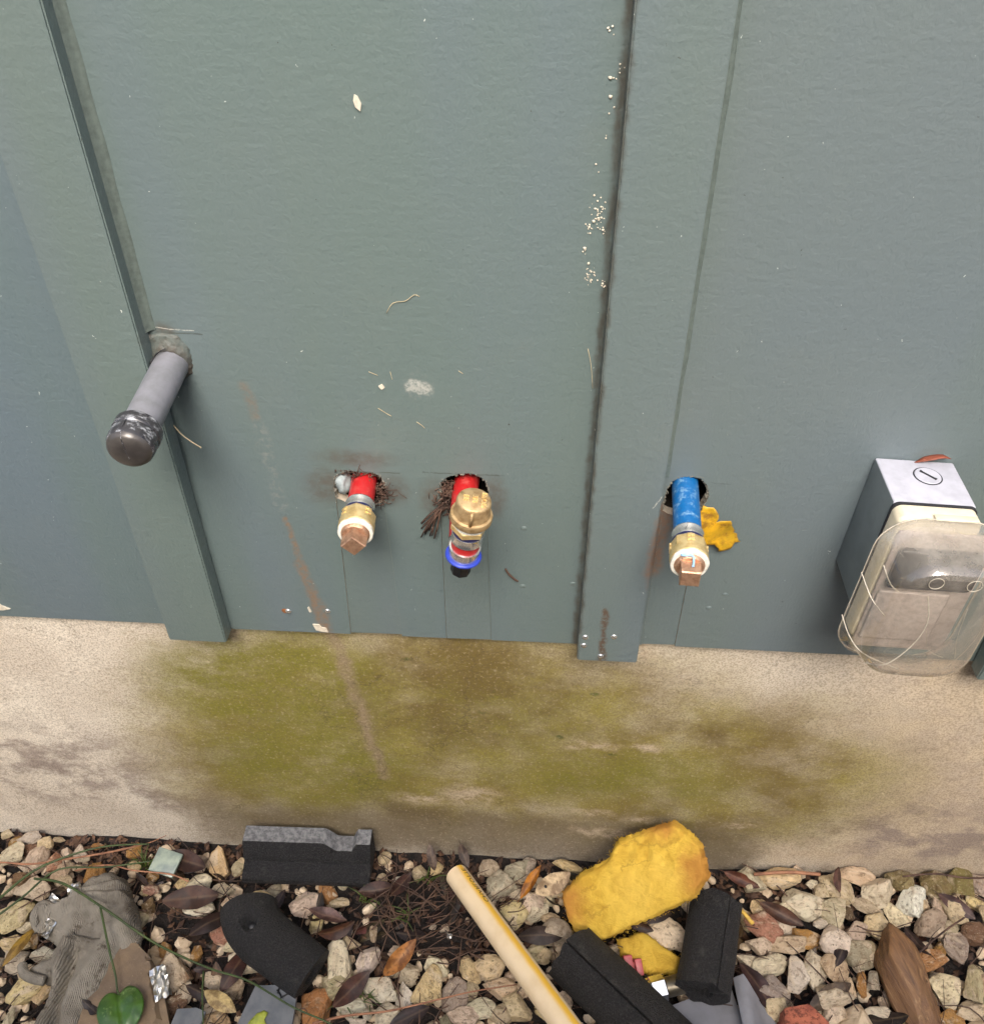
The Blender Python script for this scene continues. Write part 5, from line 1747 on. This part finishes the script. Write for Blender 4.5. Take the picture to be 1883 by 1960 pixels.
def cloth_h(x, y, d):
    e = min(1, d / .010) ** .5
    s = .010 * e
    # long folds fanning out from the middle and ridges across the top
    s += .011 * e * math.exp(-((y + .098 - .25 * (x + .48)) / .006) ** 2)
    s += .010 * e * math.exp(-((y + .083 - .4 * (x + .475)) / .005) ** 2)
    s += .010 * e * math.exp(-((x + .500 + .10 * (y + .18)) / .0065) ** 2) * (1 if y < -.15 else .3)
    s -= .010 * math.exp(-((x + .488 + .16 * (y + .18)) / .0045) ** 2) * (1 if y < -.155 else 0)
    s += .008 * e * math.exp(-((x + .455 - .35 * (y + .16)) / .012) ** 2)
    s -= .009 * math.exp(-(((x + .448) / .010) ** 2 + ((y + .150) / .012) ** 2))
    s -= .006 * math.exp(-((y + .142 + .1 * (x + .48)) / .0025) ** 2) * (1 if -.50 < x < -.465 else 0)
    return -.411 + s * 1.5 + .0055 * noise.noise((x * 38, y * 38, 3)) + .0035 * abs(noise.noise((x * 70 + y * 40, y * 60, 9))) + .0012 * noise.noise((x * 150, y * 150, 4))


cvx, cfx = slab_data(cl, .0030, cloth_h, lambda x, y, d: cloth_h(x, y, d) - .0035, .0012, 6)
tag(obj('grimy_cloth', cvx, cfx, M['cloth']), 'crumpled grimy grey cloth lying on the stones at the left', 'cloth')
obj_rib = tube('rag_cuff', spline([(-.546, -.180, -.400), (-.538, -.190, -.396), (-.524, -.196, -.394), (-.510, -.197, -.395)], 5), .0055, M['cloth'], None, 12)
tag(obj_rib, 'ribbed grey cuff curling round a pale stone beside the cloth', 'cloth')
lp_ = tube('cloth_loop', spline([(-.546, -.140, -.402), (-.556, -.125, -.396), (-.551, -.112, -.392), (-.541, -.113, -.392), (-.540, -.126, -.396), (-.545, -.142, -.400)], 5), .0050, M['cloth'], None, 10)
tag(lp_, 'small twisted loop of grey cloth left of the foil', 'cloth')


# --- foil scraps, tile chip
def crumple(name, x, y, z, sx, sy, label, seed, ang=0):
    rr = random.Random(seed)
    n_ = 7
    vs, fs = [], []
    for j in range(n_):
        for i in range(n_):
            vs.append(((i / (n_ - 1) - .5) * sx + rr.uniform(-.1, .1) * sx / 3, (j / (n_ - 1) - .5) * sy + rr.uniform(-.1, .1) * sy / 3, rr.uniform(-.0028, .0028)))
    for j in range(n_ - 1):
        for i in range(n_ - 1):
            a = j * n_ + i
            fs += [(a, a + 1, a + n_ + 1), (a, a + n_ + 1, a + n_)]
    m = len(vs)
    vs += [(a, b, c - .0005) for a, b, c in vs]
    fs += [tuple(i + m for i in f[::-1]) for f in fs[:]]
    o = obj(name, vs, fs, M['foil'], None, False)
    o.location = (x, y, z); o.rotation_euler = (.3, .1, R(ang))
    return tag(o, label, 'foil')


crumple('foil_scrap', -.520, -.090, -.394, .016, .016, 'crumpled silver foil touching the top of the grimy cloth', 1, 30)
crumple('foil_scrap', -.537, -.110, -.394, .024, .016, 'largest crumpled silver foil scrap left of the grimy cloth', 2, -30)
crumple('foil_scrap', -.533, -.138, -.396, .013, .020, 'narrow silver foil scrap under the large foil piece', 3, -20)
crumple('foil_scrap', -.378, -.190, -.396, .018, .034, 'folded dark silver foil on the brown rock right of the flagstone', 4, 30)
tc = box('tile_chip', (-.0165, -.015, -.0025), (.0165, .015, .0025), M['glass_chip'], None, .0008)
tc.location = (-.421, -.046, -.398); tc.rotation_euler = (.25, .1, R(-12))
tag(tc, 'small square pale green tile chip near the foundation', 'tile')

# --- vine with heart-shaped leaf
vi = empty('green_vine')
tag(vi, 'thin thorny green vine with one glossy leaf trailing over the cloth', 'vine')


def stem(pts, z, r0, r1, thorns=0):
    P = spline([(x, y, z if not isinstance(z, (list, tuple)) else z[k]) for k, (x, y) in enumerate(pts)], 7)
    n_ = len(P)
    o = tube('stem', P, [r0 + (r1 - r0) * k / (n_ - 1) for k in range(n_)], M['vine'], vi, 8)
    th = Bag()
    for k in range(thorns):
        q = P[rng.randrange(2, n_ - 2)]
        d = Vector((rng.gauss(0, 1), rng.gauss(0, 1), rng.uniform(0, 1))).normalized() * .0045
        th.add(*tube_data([q, q + d], [.0007, .0001], 4))
    if thorns: tag(th.build('thorns', M['vine'], o), kind='stuff')
    return o


stem([(-.640, -.145), (-.609, -.121), (-.578, -.077), (-.542, -.053), (-.500, -.037), (-.446, -.030)], -.384, .0018, .0010, 16)
stem([(-.640, -.165), (-.601, -.137), (-.576, -.108), (-.547, -.070), (-.490, -.063), (-.434, -.051)], -.386, .0016, .0008, 14)
stem([(-.569, -.085), (-.525, -.094), (-.466, -.120), (-.394, -.152), (-.325, -.174), (-.276, -.185), (-.219, -.210), (-.169, -.225), (-.13, -.25)], [-.382, -.372, -.372, -.384, -.388, -.388, -.386, -.392, -.395], .0016, .0009, 14)
stem([(-.469, -.120), (-.445, -.161), (-.428, -.189), (-.4215, -.203), (-.4170, -.208)], [-.372, -.378, -.386, -.390, -.3915], .0014, .0010, 3)
stem([(-.331, -.176), (-.324, -.203), (-.314, -.233), (-.31, -.26)], -.392, .0009, .0007)
# heart-shaped blade, folded a little along its midrib
lf_pts = []
for k in range(44):
    a = 2 * math.pi * k / 44
    r_ = 1 - .30 * math.exp(-((a if a < math.pi else a - 2 * math.pi) / .33) ** 2) + .12 * math.exp(-((a - math.pi) / .35) ** 2)
    lf_pts.append((r_ * math.cos(a) * .0260, r_ * math.sin(a) * .0245))
lh = lambda x, y, d: .0045 * min(1, d / .010) + abs(y) * .22 - .0016 * math.exp(-(y / .0012) ** 2) + .0010 * noise.noise((x * 120, y * 120, 0))
lv, lf = slab_data(lf_pts, .0024, lh, lambda x, y, d: lh(x, y, d) - .0007)
gl = obj('leaf_blade', lv, lf, M['green_leaf'], vi)
gl.location = (-.410, -.223, -.3925); gl.rotation_euler = (.10, -.05, R(118))

# --- dry root and stalk
tag(tube('dry_root', spline([(-.70, -.064, -.396), (-.629, -.061, -.394), (-.589, -.062, -.392), (-.551, -.055, -.390), (-.501, -.043, -.390), (-.471, -.032, -.392), (-.448, -.022, -.394), (-.432, -.010, -.396)], 6), [.0013] * 30 + [.0011 - .00006 * k for k in range(13)], M['root'], None, 7),
    'long pinkish dry root near the foundation at the left', 'root')
tag(tube('dry_root', spline([(-.53, -.066, -.394), (-.49, -.058, -.390), (-.455, -.062, -.392), (-.41, -.062, -.396), (-.385, -.068, -.40)], 6), .0010, M['root'], None, 7),
    'short pinkish dry root crossing above the grimy cloth', 'root')
tag(tube('dry_stalk', spline([(-.195, -.222, -.397), (-.161, -.213, -.394), (-.115, -.206, -.392), (-.081, -.197, -.391), (-.023, -.180, -.391), (.028, -.168, -.393)], 6), [.0016 - .00003 * k for k in range(31)], M['root'], None, 7),
    'long thin brown stalk running under the cream pipe', 'stalk')
tag(tube('bark_strip', spline([(.318, -.0165, -.396), (.36, -.012, -.394), (.40, -.0125, -.394)], 5), .0022, M['root'], None, 7), 'pale bark strip along the foundation right of the insulation', 'bark')
tag(tube('thin_twig', spline([(.50, -.011, -.390), (.54, -.007, -.386), (.58, -.009, -.388), (.64, -.004, -.386)], 5), .0013, M['twig'], None, 6), 'thin dark twig along the foundation at the far right', 'twig')
tag(tube('thin_twig', spline([(.485, -.110, -.396), (.512, -.090, -.390), (.535, -.074, -.389), (.56, -.058, -.392)], 5), .0012, M['twig'], None, 6), 'thin dark twig slanting over stones right of the striped bark', 'twig')
tag(tube('yellow_stick', [(.291, -.062, -.392), (.298, -.070, -.391), (.3065, -.0815, -.392)], .0026, simple('yellow_stick', srgb(206, 168, 76), .6), None, 8), 'short yellow stick just right of the insulation', 'stick')


# --- single leaves that stand out
def leaf_thing(name, x, y, z, ln, ang, col, tilt, shape, label, scale_y=1.0):
    o = put_leaf(x, y, z, ln, ang, srgb(*col), tilt, shape, None, name)
    o.scale = (ln, ln * scale_y, ln)
    return tag(o, label, 'leaf')


leaf_thing('orange_leaf', -.1085, -.146, -.396, .052, 52, (176, 118, 62), (.25, -.1), 1, 'single pointed orange-brown leaf on the gravel near the twigs')
leaf_thing('orange_leaf', .041, -.045, -.393, .046, 58, (176, 112, 30), (.5, -.3), 3, 'curled amber leaf standing just left of the cream leaf', .8)
cl_ = leaf_thing('cream_leaf', .068, -.047, -.391, .050, 33, (214, 190, 152), (.05, -.05), 0, 'broad cream leaf with a small dark hole left of the insulation', 1.25)
dome('leaf_hole', 0, 0, 0, .035, .02, M['black_plastic'], cl_)
hole_ = cl_.children[0]
hole_.location = (-.20, .02, .020); hole_.rotation_euler = (R(-90), 0, 0)
leaf_thing('tan_leaf', -.305, -.205, -.395, .046, -25, (200, 176, 122), (.1, 0), 2, 'curved tan leaf beside the dark scrap at the bottom edge', .9)
leaf_thing('olive_leaf', -.556, -.160, -.392, .050, 72, (150, 118, 40), (.3, .1), 4, 'narrow olive-yellow leaf left of the grimy cloth', .6)
leaf_thing('black_leaf', -.4905, -.250, -.392, .026, 120, (26, 20, 18), (.2, 0), 5, 'small black leaf at the lower edge of the grimy cloth', 1.2)
leaf_thing('dark_leaf', -.446, -.222, -.3955, .026, -30, (58, 52, 52), (.0, 0), 1, 'small dark leaf lying flat on the flagstone', 1.1)
leaf_thing('brown_leaf', .171, -.1010, -.374, .030, -15, (58, 38, 26), (.2, 0), 2, 'dark brown leaf lying on the lower edge of the insulation', .9)
leaf_thing('brown_leaf', .192, -.093, -.366, .036, 25, (50, 34, 26), (.2, .1), 4, 'dark brown leaf bridging the insulation and the short foam sleeve', .7)


# --- odd stones
def odd(name, x, y, z, s, ang, mat, shape, label):
    me = SHAPES[shape].copy()
    me.materials.clear(); me.materials.append(mat)
    o = bpy.data.objects.new(name, me)
    o.location = (x, y, z); o.scale = s; o.rotation_euler = (.1, .1, R(ang))
    link(o)
    return tag(o, label, 'stone')


odd('lava_rock', .345, -.194, -.406, (.062, .050, .036), 10, M['lava'], 3, 'rough red lava rock at the bottom edge right of the grey strip')
odd('striped_bark_chunk', .474, -.132, -.404, (.058, .120, .044), 22, M['striped'], 11, 'brown and cream striped chunk of wood among the stones at right')
sc = empty('small_screw', Matrix.Translation((-.054, -.113, -.404)) @ Matrix.Rotation(R(60), 4, 'X') @ Matrix.Rotation(R(30), 4, 'Y'))
tag(sc, 'tiny silver screw in the twig litter left of the cream pipe', 'screw')
lathe('screw_head', [(.0036, 0), (.0038, .0012), (.002, .0018), (.001, .0010), (0, .001)], M['steel'], sc, 20)
tube('screw_shank', [(0, 0, 0), (0, 0, -.012)], [.0013, .0006], M['steel'], sc, 8)

# ------------------------------------------------------------------ unseen boards added behind the camera so daylight falls off down the wall
ow = empty('added_shade_fence')
tag(ow, kind='structure')
FY = -1.50
bmf = bmesh.new(); bmesh.ops.create_cube(bmf, size=1)
for v in bmf.verts: v.co = Vector((v.co.x * .138, v.co.y * .02, v.co.z * 1.82 + 0.91))
fb = bpy.data.meshes.new('board'); bmf.to_mesh(fb); bmf.free(); fb.materials.append(M['added_fence'])
for k in range(36):
    o = bpy.data.objects.new('board', fb)
    o.location = (-2.6 + k * .145, FY, GZ - .02)
    link(o, ow)

# things that come more than once share a group
GROUPS = {'foam_tube': 'black foam pipe sleeves', 'foil_scrap': 'silver foil scraps by the cloth', 'thin_twig': 'thin twigs at the right', 'dry_root': 'dry roots at the left',
          'brown_leaf': 'dark leaves on the insulation', 'orange_leaf': 'orange leaves on the gravel'}
for o in S.objects:
    if o.parent is None and o.name.split('.')[0] in GROUPS: o['group'] = GROUPS[o.name.split('.')[0]]
